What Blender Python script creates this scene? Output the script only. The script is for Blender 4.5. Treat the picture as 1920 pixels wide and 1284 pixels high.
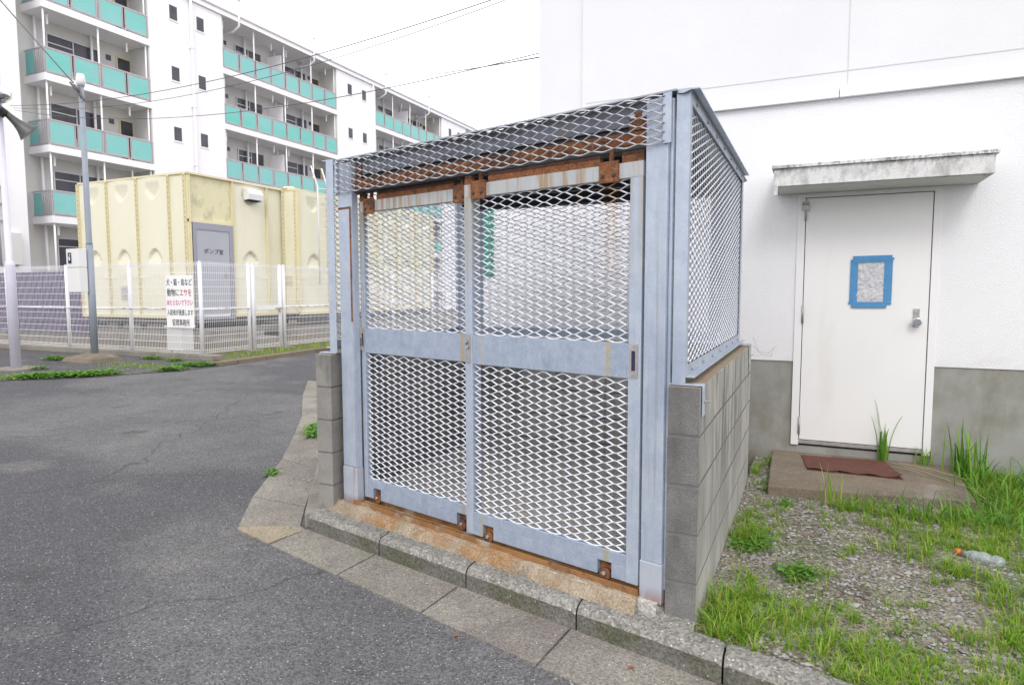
import bpy, math, random
import numpy as np
from mathutils import Vector, Matrix
random.seed(7); rng = np.random.default_rng(7)
sc = bpy.context.scene
for o in list(bpy.data.objects): bpy.data.objects.remove(o)
COL = sc.collection
# ------------------------------------------------------------------ camera
YAW, PIT, ROL, FPX = .430252534, -.0786242794, -.00200987772, 1228.76
fw = Vector((-math.sin(YAW)*math.cos(PIT), math.cos(YAW)*math.cos(PIT), math.sin(PIT)))
rt = Vector((math.cos(YAW), math.sin(YAW), 0)); up = rt.cross(fw)
r2 = rt*math.cos(ROL)+up*math.sin(ROL); u2 = -rt*math.sin(ROL)+up*math.cos(ROL)
cd = bpy.data.cameras.new('camera'); cam = bpy.data.objects.new('camera', cd); COL.objects.link(cam)
M = Matrix.Identity(4)
for i in range(3):
    M[i][0] = r2[i]; M[i][1] = u2[i]; M[i][2] = -fw[i]
M[0][3], M[1][3], M[2][3] = 0, 0, 1.48
cam.matrix_world = M
cd.sensor_fit = 'HORIZONTAL'; cd.sensor_width = 36; cd.lens = 36*FPX/1920
cd.clip_start = .05; cd.clip_end = 600
sc.camera = cam
# ------------------------------------------------------------------ world, sun, exposure
SUN_EL, SUN_AZ = 42, 158      # degrees; azimuth clockwise from +Y
w = bpy.data.worlds.new('World'); sc.world = w; w.use_nodes = True
nt = w.node_tree; bg = nt.nodes['Background']
sky = nt.nodes.new('ShaderNodeTexSky'); sky.sky_type = 'NISHITA'; sky.sun_disc = False
sky.sun_elevation = math.radians(SUN_EL); sky.sun_rotation = math.radians(SUN_AZ)
sky.air_density = 1.0; sky.dust_density = 6.0
mx = nt.nodes.new('ShaderNodeMix'); mx.data_type = 'RGBA'; mx.inputs['Factor'].default_value = .88
nt.links.new(sky.outputs[0], mx.inputs[6])
mx.inputs[7].default_value = (15.3, 15.25, 15.7, 1)      # the even white cloud deck
nt.links.new(mx.outputs[2], bg.inputs[0]); bg.inputs[1].default_value = .12
sd = bpy.data.lights.new('sun', 'SUN'); sd.energy = 1.0; sd.angle = math.radians(20); sd.color = (1, .97, .93)
so = bpy.data.objects.new('sun', sd); COL.objects.link(so)
az, el = math.radians(SUN_AZ), math.radians(SUN_EL)
sv = Vector((math.sin(az)*math.cos(el), math.cos(az)*math.cos(el), math.sin(el)))
so.rotation_euler = sv.to_track_quat('Z', 'Y').to_euler(); so.location = (0, -5, 20)
vs = sc.view_settings; vs.view_transform = 'Standard'; vs.look = 'None'; vs.exposure = 0.1; vs.gamma = 1
vs.use_curve_mapping = False

# ------------------------------------------------------------------ materials
def L(nt, a, b): nt.links.new(a, b)
def mat(name, c, var=None, scale=4, rough=.7, metal=0, bump=0, bscale=80, layers=(), fine=0, fscale=200, spec=.4, alpha=None, trans=0, streaks=()):
    """c base colour, var second colour mixed by noise; layers: (colour, scale xyz, lo, hi, strength[, zlo, zhi])"""
    m = bpy.data.materials.new(name); m.use_nodes = True; n = m.node_tree; N = n.nodes
    b = N['Principled BSDF']; b.inputs['Roughness'].default_value = rough; b.inputs['Metallic'].default_value = metal
    b.inputs['Specular IOR Level'].default_value = spec
    if trans: b.inputs['Transmission Weight'].default_value = trans
    tc = N.new('ShaderNodeTexCoord'); co = tc.outputs['Object']
    def noise(sx, det=5, rg=.6):
        mp = N.new('ShaderNodeMapping'); L(n, co, mp.inputs[0])
        mp.inputs['Scale'].default_value = sx if isinstance(sx, (tuple, list)) else (sx, sx, sx)
        t = N.new('ShaderNodeTexNoise'); t.inputs['Scale'].default_value = 1; t.inputs['Detail'].default_value = det
        t.inputs['Roughness'].default_value = rg; L(n, mp.outputs[0], t.inputs[0]); return t.outputs[0]
    def rng_(v, lo, hi, a=0, bb=1):
        r = N.new('ShaderNodeMapRange'); r.inputs[1].default_value = lo; r.inputs[2].default_value = hi
        r.inputs[3].default_value = a; r.inputs[4].default_value = bb; L(n, v, r.inputs[0]); return r.outputs[0]
    def mixc(f, a, bcol, mode='MIX'):
        x = N.new('ShaderNodeMix'); x.data_type = 'RGBA'; x.blend_type = mode
        L(n, f, x.inputs[0]) if not isinstance(f, float) else setattr(x.inputs[0], 'default_value', f)
        for k, v in ((6, a), (7, bcol)):
            if isinstance(v, tuple): x.inputs[k].default_value = (*v, 1)
            else: L(n, v, x.inputs[k])
        return x.outputs[2]
    cur = tuple(c)
    if var: cur = mixc(rng_(noise(scale), .3, .7), tuple(c), tuple(var))
    if fine:
        v = rng_(noise(fscale, 2), .3, .7, 1-fine, 1+fine)
        x = N.new('ShaderNodeVectorMath'); x.operation = 'SCALE'
        if isinstance(cur, tuple): x.inputs[0].default_value = cur
        else: L(n, cur, x.inputs[0])
        L(n, v, x.inputs['Scale']); cur = x.outputs[0]
    for ly in layers:
        col, s, lo, hi, st = ly[:5]
        f = rng_(noise(s), lo, hi, 0, st)
        if len(ly) > 5:
            sp = N.new('ShaderNodeSeparateXYZ'); L(n, co, sp.inputs[0])
            z = rng_(sp.outputs[2], ly[5], ly[6]); mm = N.new('ShaderNodeMath'); mm.operation = 'MULTIPLY'
            L(n, f, mm.inputs[0]); L(n, z, mm.inputs[1]); f = mm.outputs[0]
        cur = mixc(f, cur, tuple(col))
    if streaks:
        sp = N.new('ShaderNodeSeparateXYZ'); L(n, co, sp.inputs[0]); nz = noise((60, 60, 3))
        for x0, wd, col, st, *zz in streaks:      # run-off stains below the hangers
            a = N.new('ShaderNodeMath'); a.operation = 'SUBTRACT'; L(n, sp.outputs[0], a.inputs[0]); a.inputs[1].default_value = x0
            a2 = N.new('ShaderNodeMath'); a2.operation = 'ABSOLUTE'; L(n, a.outputs[0], a2.inputs[0])
            f = rng_(a2.outputs[0], wd*.35, wd, st, 0); mm = N.new('ShaderNodeMath'); mm.operation = 'MULTIPLY'; L(n, f, mm.inputs[0]); L(n, rng_(nz, .3, .6, .45, 1), mm.inputs[1])
            if zz:
                m2 = N.new('ShaderNodeMath'); m2.operation = 'MULTIPLY'; L(n, mm.outputs[0], m2.inputs[0]); L(n, rng_(sp.outputs[2], *zz), m2.inputs[1]); mm = m2
            cur = mixc(mm.outputs[0], cur, tuple(col))
    if isinstance(cur, tuple): b.inputs['Base Color'].default_value = (*cur, 1)
    else: L(n, cur, b.inputs['Base Color'])
    if bump:
        bp = N.new('ShaderNodeBump'); bp.inputs['Strength'].default_value = bump; bp.inputs['Distance'].default_value = .01
        L(n, noise(bscale, 3), bp.inputs['Height']); L(n, bp.outputs[0], b.inputs['Normal'])
    return m

def mat_aggregate(name, c, speck, cell=110, thr=.93, patches=(), rough=.9, bump=.5, dark=.5, crack=False, big=None):
    """asphalt / concrete with exposed stone: voronoi cells of random brightness, a few pale ones"""
    m = bpy.data.materials.new(name); m.use_nodes = True; n = m.node_tree; N = n.nodes
    b = N['Principled BSDF']; b.inputs['Roughness'].default_value = rough; b.inputs['Specular IOR Level'].default_value = .25
    tc = N.new('ShaderNodeTexCoord'); co = tc.outputs['Object']
    def vor(s, feat='F1'):
        v = N.new('ShaderNodeTexVoronoi'); v.inputs['Scale'].default_value = s; v.feature = feat; L(n, co, v.inputs['Vector']); return v
    def noise(s, det=6, sc3=None):
        t = N.new('ShaderNodeTexNoise'); t.inputs['Scale'].default_value = s; t.inputs['Detail'].default_value = det
        if sc3:
            mp = N.new('ShaderNodeMapping'); mp.inputs['Scale'].default_value = sc3; L(n, co, mp.inputs[0]); L(n, mp.outputs[0], t.inputs[0])
        else: L(n, co, t.inputs[0])
        return t.outputs[0]
    def rg(v, lo, hi, a=0, bb=1):
        r = N.new('ShaderNodeMapRange'); r.inputs[1].default_value = lo; r.inputs[2].default_value = hi
        r.inputs[3].default_value = a; r.inputs[4].default_value = bb; L(n, v, r.inputs[0]); return r.outputs[0]
    def mix(f, a, bc):
        x = N.new('ShaderNodeMix'); x.data_type = 'RGBA'; L(n, f, x.inputs[0])
        for k, v in ((6, a), (7, bc)):
            if isinstance(v, tuple): x.inputs[k].default_value = (*v, 1)
            else: L(n, v, x.inputs[k])
        return x.outputs[2]
    def scl(c_, f):
        x = N.new('ShaderNodeVectorMath'); x.operation = 'SCALE'
        if isinstance(c_, tuple): x.inputs[0].default_value = c_
        else: L(n, c_, x.inputs[0])
        L(n, f, x.inputs['Scale']); return x.outputs[0]
    v1 = vor(cell); sp = N.new('ShaderNodeSeparateColor'); L(n, v1.outputs['Color'], sp.inputs[0])
    cur = scl(tuple(c), rg(noise(1.1), .3, .7, .86, 1.12))
    cur = scl(cur, rg(noise(9), .3, .7, .9, 1.1))
    for col, s, lo, hi, st, s3 in patches:
        cur = mix(rg(noise(s, 4, s3), lo, hi, 0, st), cur, tuple(col))
    cur = scl(cur, rg(sp.outputs[0], 0, 1, 1-dark, 1+dark))
    v2 = vor(cell*.75); sp2 = N.new('ShaderNodeSeparateColor'); L(n, v2.outputs['Color'], sp2.inputs[0])
    ma = N.new('ShaderNodeMath'); ma.operation = 'GREATER_THAN'; L(n, sp2.outputs[1], ma.inputs[0]); ma.inputs[1].default_value = thr
    mb = N.new('ShaderNodeMath'); mb.operation = 'LESS_THAN'; L(n, v2.outputs['Distance'], mb.inputs[0]); mb.inputs[1].default_value = .38
    mc = N.new('ShaderNodeMath'); mc.operation = 'MULTIPLY'; L(n, ma.outputs[0], mc.inputs[0]); L(n, mb.outputs[0], mc.inputs[1])
    cur = mix(mc.outputs[0], cur, tuple(speck))
    if crack:
        t = N.new('ShaderNodeTexVoronoi'); t.feature = 'DISTANCE_TO_EDGE'; t.inputs['Scale'].default_value = .42
        ad = N.new('ShaderNodeVectorMath'); ad.operation = 'ADD'; tn = N.new('ShaderNodeTexNoise'); tn.inputs['Scale'].default_value = 2.5; tn.inputs['Detail'].default_value = 6
        L(n, co, tn.inputs[0]); s_ = N.new('ShaderNodeVectorMath'); s_.operation = 'SCALE'; s_.inputs['Scale'].default_value = .5
        L(n, tn.outputs[1], s_.inputs[0]); L(n, co, ad.inputs[0]); L(n, s_.outputs[0], ad.inputs[1]); L(n, ad.outputs[0], t.inputs['Vector'])
        f = rg(t.outputs['Distance'], .0015, .006, .55, 0)
        k = N.new('ShaderNodeMath'); k.operation = 'MULTIPLY'; L(n, f, k.inputs[0]); L(n, rg(noise(.35, 2), .44, .50), k.inputs[1])
        cur = mix(k.outputs[0], cur, (c[0]*.3, c[1]*.3, c[2]*.3))
    L(n, cur, b.inputs['Base Color'])
    bp = N.new('ShaderNodeBump'); bp.inputs['Strength'].default_value = bump; bp.inputs['Distance'].default_value = .006
    L(n, v1.outputs['Distance'], bp.inputs['Height']); L(n, bp.outputs[0], b.inputs['Normal'])
    return m

rustc = (.16, .055, .022)
MT = dict(
 asphalt=mat_aggregate('asphalt', (.120,.119,.122), (.38,.37,.37), 150, .955, patches=[((.074,.073,.081), .5, .49, .55, .8, (.35,.55,1)), ((.155,.15,.145), 1.4, .58, .70, .55, None), ((.06,.06,.06), 2.3, .64, .70, .6, None)], dark=.48, crack=True),
 old_asphalt=mat_aggregate('old_asphalt', (.085,.083,.088), (.3,.3,.3), 90, .93, patches=[((.16,.15,.13), 1.5, .58, .7, .6, None)]),
 gutter=mat_aggregate('gutter_concrete', (.235,.220,.190), (.48,.46,.44), 150, .98, patches=[((.175,.155,.142), 1.5, .48, .6, .75, None), ((.29,.27,.23), 3, .58, .7, .5, None)], dark=.35, bump=.35),
 gutter_tan=mat_aggregate('gutter_tan', (.29,.245,.18), (.4,.38,.35), 150, .985, patches=[((.23,.21,.18), 3, .5, .65, .7, None)], dark=.3, bump=.3),
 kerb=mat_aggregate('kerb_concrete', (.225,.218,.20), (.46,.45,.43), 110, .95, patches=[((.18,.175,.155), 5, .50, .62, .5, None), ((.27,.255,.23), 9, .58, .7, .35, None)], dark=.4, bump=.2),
 kerb_face=mat_aggregate('kerb_face', (.13,.125,.112), (.3,.3,.28), 120, .98, patches=[((.095,.098,.06), 5, .46, .6, .8, (1,1,1)), ((.17,.16,.15), 9, .58, .7, .5, None)], dark=.35, bump=.25),  # front colour darkened for green moss and for painted-in shade
 rust_concrete=mat_aggregate('rust_concrete', (.275,.22,.155), (.4,.36,.32), 140, .985, patches=[((.27,.13,.04), 3, .50, .62, .8, (1,1,1)), ((.33,.28,.22), 9, .5, .62, .6, None), ((.15,.13,.115), 6, .58, .68, .7, None)], dark=.25, bump=.4),
 floor=mat_aggregate('cage_floor', (.43,.41,.385), (.3,.3,.3), 90, .95, dark=.3),
 gravel=mat_aggregate('gravel_soil', (.20,.18,.155), (.4,.4,.4), 80, .95, patches=[((.13,.115,.09), 2.5, .5, .62, .8, None), ((.13,.17,.06), 3.3, .54, .64, .6, None)], dark=.6, bump=1.0),
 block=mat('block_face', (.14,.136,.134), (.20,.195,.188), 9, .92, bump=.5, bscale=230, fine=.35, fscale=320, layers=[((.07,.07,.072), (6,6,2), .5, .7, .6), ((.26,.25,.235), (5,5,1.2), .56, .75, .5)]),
 block_side=mat('block_side', (.37,.36,.335), (.45,.435,.40), 3, .92, bump=.35, bscale=200, fine=.2, fscale=320, layers=[((.20,.20,.19), (3,3,1), .48, .62, .5), ((.06,.062,.068), (9,9,1.6), .50, .62, .7, .0, .8)]),  # lighter base paints in stronger light on the side faces; black streaks are stains
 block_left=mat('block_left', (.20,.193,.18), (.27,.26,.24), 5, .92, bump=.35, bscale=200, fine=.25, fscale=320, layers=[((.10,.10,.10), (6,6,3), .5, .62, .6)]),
 block_top=mat('block_top', (.34,.27,.19), (.26,.21,.15), 12, .95, bump=.4, bscale=200, fine=.25, fscale=260),
 mortar=mat('mortar', (.15,.145,.135), None, rough=.95, bump=.3, bscale=150),
 galv=mat('galvanised_steel', (.355,.41,.505), (.44,.49,.565), 14, .45, metal=.25, bump=.05, bscale=60, fine=.05, fscale=90, layers=[((.27,.26,.25), (40,40,.8), .57, .68, .5), ((.24,.29,.38), (5,5,1.5), .52, .68, .5), ((.45,.51,.58), (9,9,5), .58, .7, .5), ((.42,.33,.17), (30,30,.7), .70, .78, .6)]),
 galv_door=mat('galvanised_door', (.355,.41,.505), (.44,.49,.565), 14, .45, metal=.25, bump=.05, bscale=60, fine=.05, fscale=90, layers=[((.27,.26,.25), (40,40,.8), .57, .68, .5), ((.34,.32,.25), (14,14,1.2), .38, .55, .85, 1.25, 1.75), ((.20,.10,.05), (30,30,2), .55, .66, .8, 1.45, 1.78)]),
 strand_door=mat('mesh_strand_door', (.62,.65,.73), (.71,.73,.78), 10, .5, metal=.1, layers=[((.46,.36,.22), (7,7,2), .66, .74, .4)], streaks=[(.765, .06, (.46,.27,.10), .85, 1.25, 1.6), (.60, .03, (.46,.32,.16), .5, 1.45, 1.75)]),
 galv_rail=mat('galvanised_rail', (.28,.335,.43), (.365,.415,.50), 22, .45, metal=.2, bump=.05, bscale=60, fine=.08, fscale=110, layers=[((.44,.50,.58), (30,30,12), .58, .70, .5), ((.22,.27,.36), (9,9,6), .56, .70, .5)], streaks=[(.063, .018, (.42,.35,.18), .45), (.765, .018, (.40,.32,.13), .75), (-.092, .018, (.42,.29,.13), .8)]),
 galv_foot=mat('galvanised_foot', (.36,.40,.48), (.43,.45,.49), 12, .6, metal=.15, layers=[((.22,.08,.03), (14,14,6), .40, .55, .85, .06, -.01), ((.30,.17,.09), (30,30,1), .60, .70, .7)]),
 galv_stain=mat('stained_galvanised', (.37,.39,.39), (.44,.46,.48), 10, .6, metal=.1, layers=[((.30,.19,.09), (26,26,1.6), .50, .64, .8), ((.26,.10,.035), (34,34,2), .66, .76, .8)]),
 strand=mat('mesh_strand', (.62,.65,.73), (.71,.73,.78), 10, .5, metal=.1, layers=[((.46,.36,.22), (7,7,2), .66, .74, .4)]),
 strand_dark=mat('mesh_strand_stained', (.42,.44,.49), (.52,.50,.49), 12, .55, metal=.1, layers=[((.30,.15,.06), (8,8,4), .62, .72, .6)]),
 rust=mat('rusty_steel', (.15,.058,.026), (.27,.11,.045), 30, .9, bump=.6, bscale=150, fine=.35, fscale=150, layers=[((.055,.032,.026), (14,14,18), .5, .62, .8), ((.36,.22,.12), (25,25,25), .62, .70, .5)]),
 bar_dark=mat('bar_dark', (.05,.032,.026), (.12,.05,.03), 40, .9, bump=.4, bscale=150),
 rust_bright=mat('rusty_track', (.30,.155,.05), (.19,.09,.04), 9, .65, bump=.25, bscale=100, fine=.15, layers=[((.36,.33,.27), (5,5,5), .54, .66, .75), ((.10,.05,.03), (14,14,14), .58, .68, .7)]),
 dark_steel=mat('dark_steel', (.055,.055,.06), (.07,.06,.055), 10, .6, metal=.3),
 fascia_shade=mat('shaded_rusty_fascia', (.10,.115,.15), (.17,.19,.235), 5, .55, metal=.1, layers=[((.05,.05,.06), (4,4,14), .5, .62, .7), ((.20,.11,.06), (9,9,6), .62, .72, .7)]),  # base darkened to paint in the shade behind the mesh; rust patches are real
 roof=mat('roof_sheet', (.26,.30,.36), (.36,.39,.42), 8, .5, metal=.2, layers=[((.2,.15,.1), (5,5,5), .6, .72, .5)]),
 render=mat('white_render', (.76,.76,.785), (.725,.725,.75), 1.2, .9, bump=.42, bscale=95, spec=.2, layers=[((.62,.61,.60), (3,3,.5), .60, .75, .45), ((.52,.50,.46), (2.5,2.5,9), .5, .66, .35, 1.15, .82)]),
 upper=mat('upper_render', (.71,.71,.73), (.675,.675,.695), 1.2, .9, bump=.16, bscale=110, spec=.2),
 trim=mat('white_trim', (.82,.82,.84), None, rough=.6),
 groove=mat('groove', (.56,.56,.57), None, rough=.9),
 plinth=mat('plinth_concrete', (.27,.27,.255), (.33,.33,.315), 2.2, .9, bump=.12, bscale=60, fine=.06, fscale=120, layers=[((.17,.155,.11), (1.6,1.6,1.2), .46, .62, .7), ((.42,.42,.41), (3,3,1.4), .56, .70, .5), ((.16,.16,.155), (12,12,1), .60, .72, .4)]),
 canopy=mat('canopy_render', (.66,.66,.66), (.60,.60,.60), 3, .92, bump=.5, bscale=110, layers=[((.22,.22,.21), (10,10,6), .50, .66, .6), ((.12,.12,.115), (45,45,25), .50, .60, .7, 2.30, 2.375)]),
 soffit=mat('canopy_soffit', (.62,.63,.62), None, rough=.9),
 door=mat('door_paint', (.78,.77,.775), (.74,.74,.745), 1.4, .45, layers=[((.62,.60,.56), (3,3,.7), .58, .74, .4)]),
 door_frame=mat('door_frame_paint', (.76,.75,.77), None, rough=.5),
 gap=mat('gap', (.03,.03,.06), None, rough=.9),
 steel=mat('worn_steel', (.42,.41,.40), (.30,.29,.28), 30, .4, metal=.3),
 tape=mat('blue_tape', (.06,.22,.45), (.08,.26,.50), 20, .6, bump=.1, bscale=60),
 film=mat('crumpled_film', (.42,.42,.45), (.60,.60,.64), 14, .35, bump=.8, bscale=40, layers=[((.2,.2,.22), (30,30,30), .6, .7, .6)]),
 doormat=mat('red_doormat', (.145,.055,.038), (.10,.042,.032), 12, .95, bump=.4, bscale=300, layers=[((.30,.22,.18), (14,14,14), .64, .74, .6)]),
 step=mat_aggregate('step_concrete', (.20,.165,.125), (.4,.38,.36), 160, .99, patches=[((.12,.10,.08), 2.2, .5, .65, .7, None), ((.27,.25,.22), 4, .6, .7, .6, None)], dark=.22, bump=.25),
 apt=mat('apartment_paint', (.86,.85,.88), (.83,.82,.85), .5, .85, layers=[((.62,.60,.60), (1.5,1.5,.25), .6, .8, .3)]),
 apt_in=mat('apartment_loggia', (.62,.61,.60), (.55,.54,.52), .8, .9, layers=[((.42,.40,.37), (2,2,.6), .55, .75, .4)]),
 teal=mat('teal_panel', (.19,.49,.475), (.23,.53,.52), .35, .35, layers=[((.06,.50,.38), (.12,.12,.35), .5, .62, .5)]),
 rail=mat('rail_metal', (.50,.47,.49), (.42,.40,.42), 6, .5, metal=.2),
 glass=mat('window_glass', (.05,.05,.06), (.10,.10,.12), .9, .15, spec=.25),
 alu=mat('aluminium', (.52,.52,.54), None, rough=.4, metal=.3),
 cream=mat('cream_frame', (.66,.58,.36), None, rough=.6),
 tank=mat('tank_panel', (.71,.685,.53), (.74,.72,.58), .7, .5, layers=[((.62,.58,.40), (1.2,1.2,.5), .55, .75, .6)]),
 tank_rib=mat('tank_rib', (.66,.60,.39), (.70,.65,.44), 3, .6),
 tank_stain=mat('tank_stained', (.70,.65,.42), (.64,.60,.40), 2, .6, layers=[((.25,.25,.17), (2.2,2.2,1.6), .52, .72, .7)]),
 bolt=mat('bolt', (.28,.24,.17), None, rough=.6),
 tdoor=mat('grey_door', (.40,.41,.46), (.37,.38,.43), 2, .5),
 tdoor_frame=mat('grey_door_frame', (.30,.30,.36), None, rough=.5),
 white_paint=mat('white_paint', (.80,.80,.82), (.74,.74,.76), 3, .45, layers=[((.16,.09,.05), (18,18,4), .72, .76, .8)]),
 white_chip=mat('chipped_white_paint', (.78,.78,.80), None, rough=.5, layers=[((.16,.10,.07), (6,6,30), .54, .60, .9)]),
 wire_white=mat('white_wire', (.80,.80,.84), None, rough=.45),
 sign=mat('sign_board', (.82,.82,.82), None, rough=.4),
 black=mat('black_print', (.02,.02,.025), None, rough=.5),
 red=mat('red_print', (.45,.02,.06), None, rough=.5),
 pink=mat('pink_print', (.55,.05,.20), None, rough=.5),
 pole_grey=mat('pole_grey', (.24,.27,.32), (.28,.31,.36), 3, .5),
 pole_white=mat('pole_lilac', (.64,.62,.72), (.58,.56,.66), 4, .5, layers=[((.35,.3,.3), (12,12,3), .66, .74, .5)]),
 box_white=mat('meter_box', (.72,.72,.71), None, rough=.5),
 box_side=mat('meter_box_cap', (.66,.66,.65), None, rough=.5),
 horn=mat('horn_metal', (.07,.07,.07), (.12,.12,.115), 6, .45, metal=.4),
 horn_dark=mat('horn_driver', (.05,.045,.045), None, rough=.7),
 chrome=mat('chrome', (.7,.72,.76), None, rough=.08, metal=1),
 cable=mat('cable', (.10,.10,.11), None, rough=.6),
 purple=mat('purple_sheet', (.065,.042,.125), (.11,.08,.17), 1.5, .6),
 purple_light=mat('purple_light', (.30,.28,.36), (.36,.34,.42), 2, .6),
 old_conc=mat('old_concrete', (.21,.195,.17), (.27,.25,.215), 3, .95, bump=.4, bscale=60, layers=[((.11,.10,.08), (2,2,2), .52, .7, .6)]),
 kerb_brown=mat('brown_kerb', (.17,.135,.10), (.21,.17,.13), 3, .95, bump=.3, bscale=60),
 soil=mat('soil', (.15,.12,.085), (.11,.10,.06), 3, .95, bump=.5, bscale=50),
 green_sign=mat('green_sign', (.01,.22,.15), None, rough=.4),
 orange=mat('orange_cap', (.60,.13,.03), None, rough=.4),
 bottle=mat('clear_plastic', (.75,.85,.85), None, rough=.12, trans=.75),
 leaf_bit=mat('fallen_leaf', (.30,.10,.05), None, rough=.7),
 straw=mat('straw', (.42,.36,.21), None, rough=.8),
)
def grass_mat(name, a, b, c):
    m = bpy.data.materials.new(name); m.use_nodes = True; n = m.node_tree; N = n.nodes
    p = N['Principled BSDF']; p.inputs['Roughness'].default_value = .55; p.inputs['Specular IOR Level'].default_value = .3
    at = N.new('ShaderNodeAttribute'); at.attribute_name = 'tint'
    r = N.new('ShaderNodeValToRGB'); L(n, at.outputs['Fac'], r.inputs[0])
    r.color_ramp.elements[0].color = (*a, 1); r.color_ramp.elements[1].color = (*c, 1)
    e = r.color_ramp.elements.new(.55); e.color = (*b, 1)
    L(n, r.outputs[0], p.inputs['Base Color'])
    tl = N.new('ShaderNodeBsdfTranslucent'); L(n, r.outputs[0], tl.inputs[0])
    ms = N.new('ShaderNodeMixShader'); ms.inputs[0].default_value = .3
    L(n, p.outputs[0], ms.inputs[1]); L(n, tl.outputs[0], ms.inputs[2]); L(n, ms.outputs[0], N['Material Output'].inputs[0])
    return m
MT['grass'] = grass_mat('grass_blades', (.08,.20,.012), (.20,.39,.022), (.42,.41,.11))
MT['leaf'] = grass_mat('weed_leaves', (.055,.17,.015), (.13,.31,.03), (.24,.38,.06))

# ------------------------------------------------------------------ mesh helpers
ORG = {}
def tag(o, label=None, cat=None, group=None, kind=None):
    if label: o['label'] = label
    if cat: o['category'] = cat
    if group: o['group'] = group
    if kind: o['kind'] = kind
    return o
def empty(name, loc, label=None, cat=None, group=None):
    o = bpy.data.objects.new(name, None); COL.objects.link(o); o.location = loc; o.empty_display_size = .2
    ORG[o] = Vector(loc); return tag(o, label, cat, group)
class MB:
    def __init__(s): s.v = []; s.f = []; s.m = []; s.sm = []; s.cur = 0
    def add(s, vs, fs, smooth=False):
        k = len(s.v); s.v += [tuple(p) for p in vs]
        for f in fs: s.f.append(tuple(i+k for i in f)); s.m.append(s.cur); s.sm.append(smooth)
    def obox(s, o, a, b, c):
        "box from corner o along vectors a,b,c"
        o, a, b, c = map(Vector, (o, a, b, c))
        V = [o, o+a, o+a+b, o+b, o+c, o+a+c, o+a+b+c, o+b+c]
        F = [(0,3,2,1),(4,5,6,7),(0,1,5,4),(1,2,6,5),(2,3,7,6),(3,0,4,7)]
        if a.cross(b).dot(c) < 0: F = [f[::-1] for f in F]
        s.add(V, F)
    def box(s, x0, x1, y0, y1, z0, z1): s.obox((x0,y0,z0), (x1-x0,0,0), (0,y1-y0,0), (0,0,z1-z0))
    def prism(s, poly, z0, z1):
        n = len(poly); ar = sum(poly[i][0]*poly[(i+1)%n][1]-poly[(i+1)%n][0]*poly[i][1] for i in range(n))
        if ar < 0: poly = poly[::-1]
        V = [(p[0], p[1], z0) for p in poly]+[(p[0], p[1], (z1(p) if callable(z1) else z1)) for p in poly]
        s.add(V, [tuple(range(n))[::-1], tuple(range(n, 2*n))]+[(i, (i+1)%n, n+(i+1)%n, n+i) for i in range(n)])
    def tube(s, pts, r, n=8, caps=True):
        pts = [Vector(p) for p in pts]; rs = r if isinstance(r, (list, tuple)) else [r]*len(pts); V = []
        prev = None
        for i, p in enumerate(pts):
            t = (pts[min(i+1, len(pts)-1)]-pts[max(i-1, 0)]).normalized()
            if prev is None:
                a = t.cross(Vector((0,0,1)) if abs(t.z) < .9 else Vector((1,0,0))).normalized()
            else: a = (prev-t*prev.dot(t)).normalized()
            prev = a; b = t.cross(a)
            V += [p+(a*math.cos(2*math.pi*k/n)+b*math.sin(2*math.pi*k/n))*rs[i] for k in range(n)]
        F = [(i*n+k, i*n+(k+1)%n, (i+1)*n+(k+1)%n, (i+1)*n+k) for i in range(len(pts)-1) for k in range(n)]
        s.add(V, F, True)
        if caps:
            m = len(pts)-1; k0 = len(s.v)-len(V)
            for f in (tuple(range(n))[::-1], tuple(m*n+k for k in range(n))):
                s.f.append(tuple(i+k0 for i in f)); s.m.append(s.cur); s.sm.append(False)
    def grid(s, P, nu, nv, smooth=False):
        s.add([P(i, j) for j in range(nv+1) for i in range(nu+1)],
              [(j*(nu+1)+i, j*(nu+1)+i+1, (j+1)*(nu+1)+i+1, (j+1)*(nu+1)+i) for j in range(nv) for i in range(nu)], smooth)
    def build(s, name, mats, parent=None, label=None, bevel=0, **kw):
        me = bpy.data.meshes.new(name); org = ORG.get(parent, Vector((0,0,0)))
        if parent is None and 'at' in kw: org = Vector(kw['at'])
        V = np.array(s.v, dtype=float)-np.array(org)
        me.from_pydata(V.tolist(), [], s.f)
        for m in (mats if isinstance(mats, (list, tuple)) else [mats]): me.materials.append(MT[m] if isinstance(m, str) else m)
        me.polygons.foreach_set('material_index', s.m); me.polygons.foreach_set('use_smooth', s.sm); me.update()
        o = bpy.data.objects.new(name, me); COL.objects.link(o)
        if parent: o.parent = parent
        else: o.location = org
        ORG[o] = org
        if bevel:
            b = o.modifiers.new('bevel', 'BEVEL'); b.width = bevel; b.segments = 2; b.limit_method = 'ANGLE'
        tag(o, label, kw.get('cat'), kw.get('group'), kw.get('kind'))
        return o
def part(name, m, parent, fn, bevel=0, label=None, kind=None):
    b = MB(); fn(b); return b.build(name, m, parent, label, bevel, kind=kind)
class Each:
    "every box drawn becomes a part of its own"
    def __init__(s, name, m, parent, kind=None): s.a = (name, m, parent)
    def box(s, *c): part(*s.a, lambda b: b.box(*c))
    def tube(s, *c): part(*s.a, lambda b: b.tube(*c))
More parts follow.
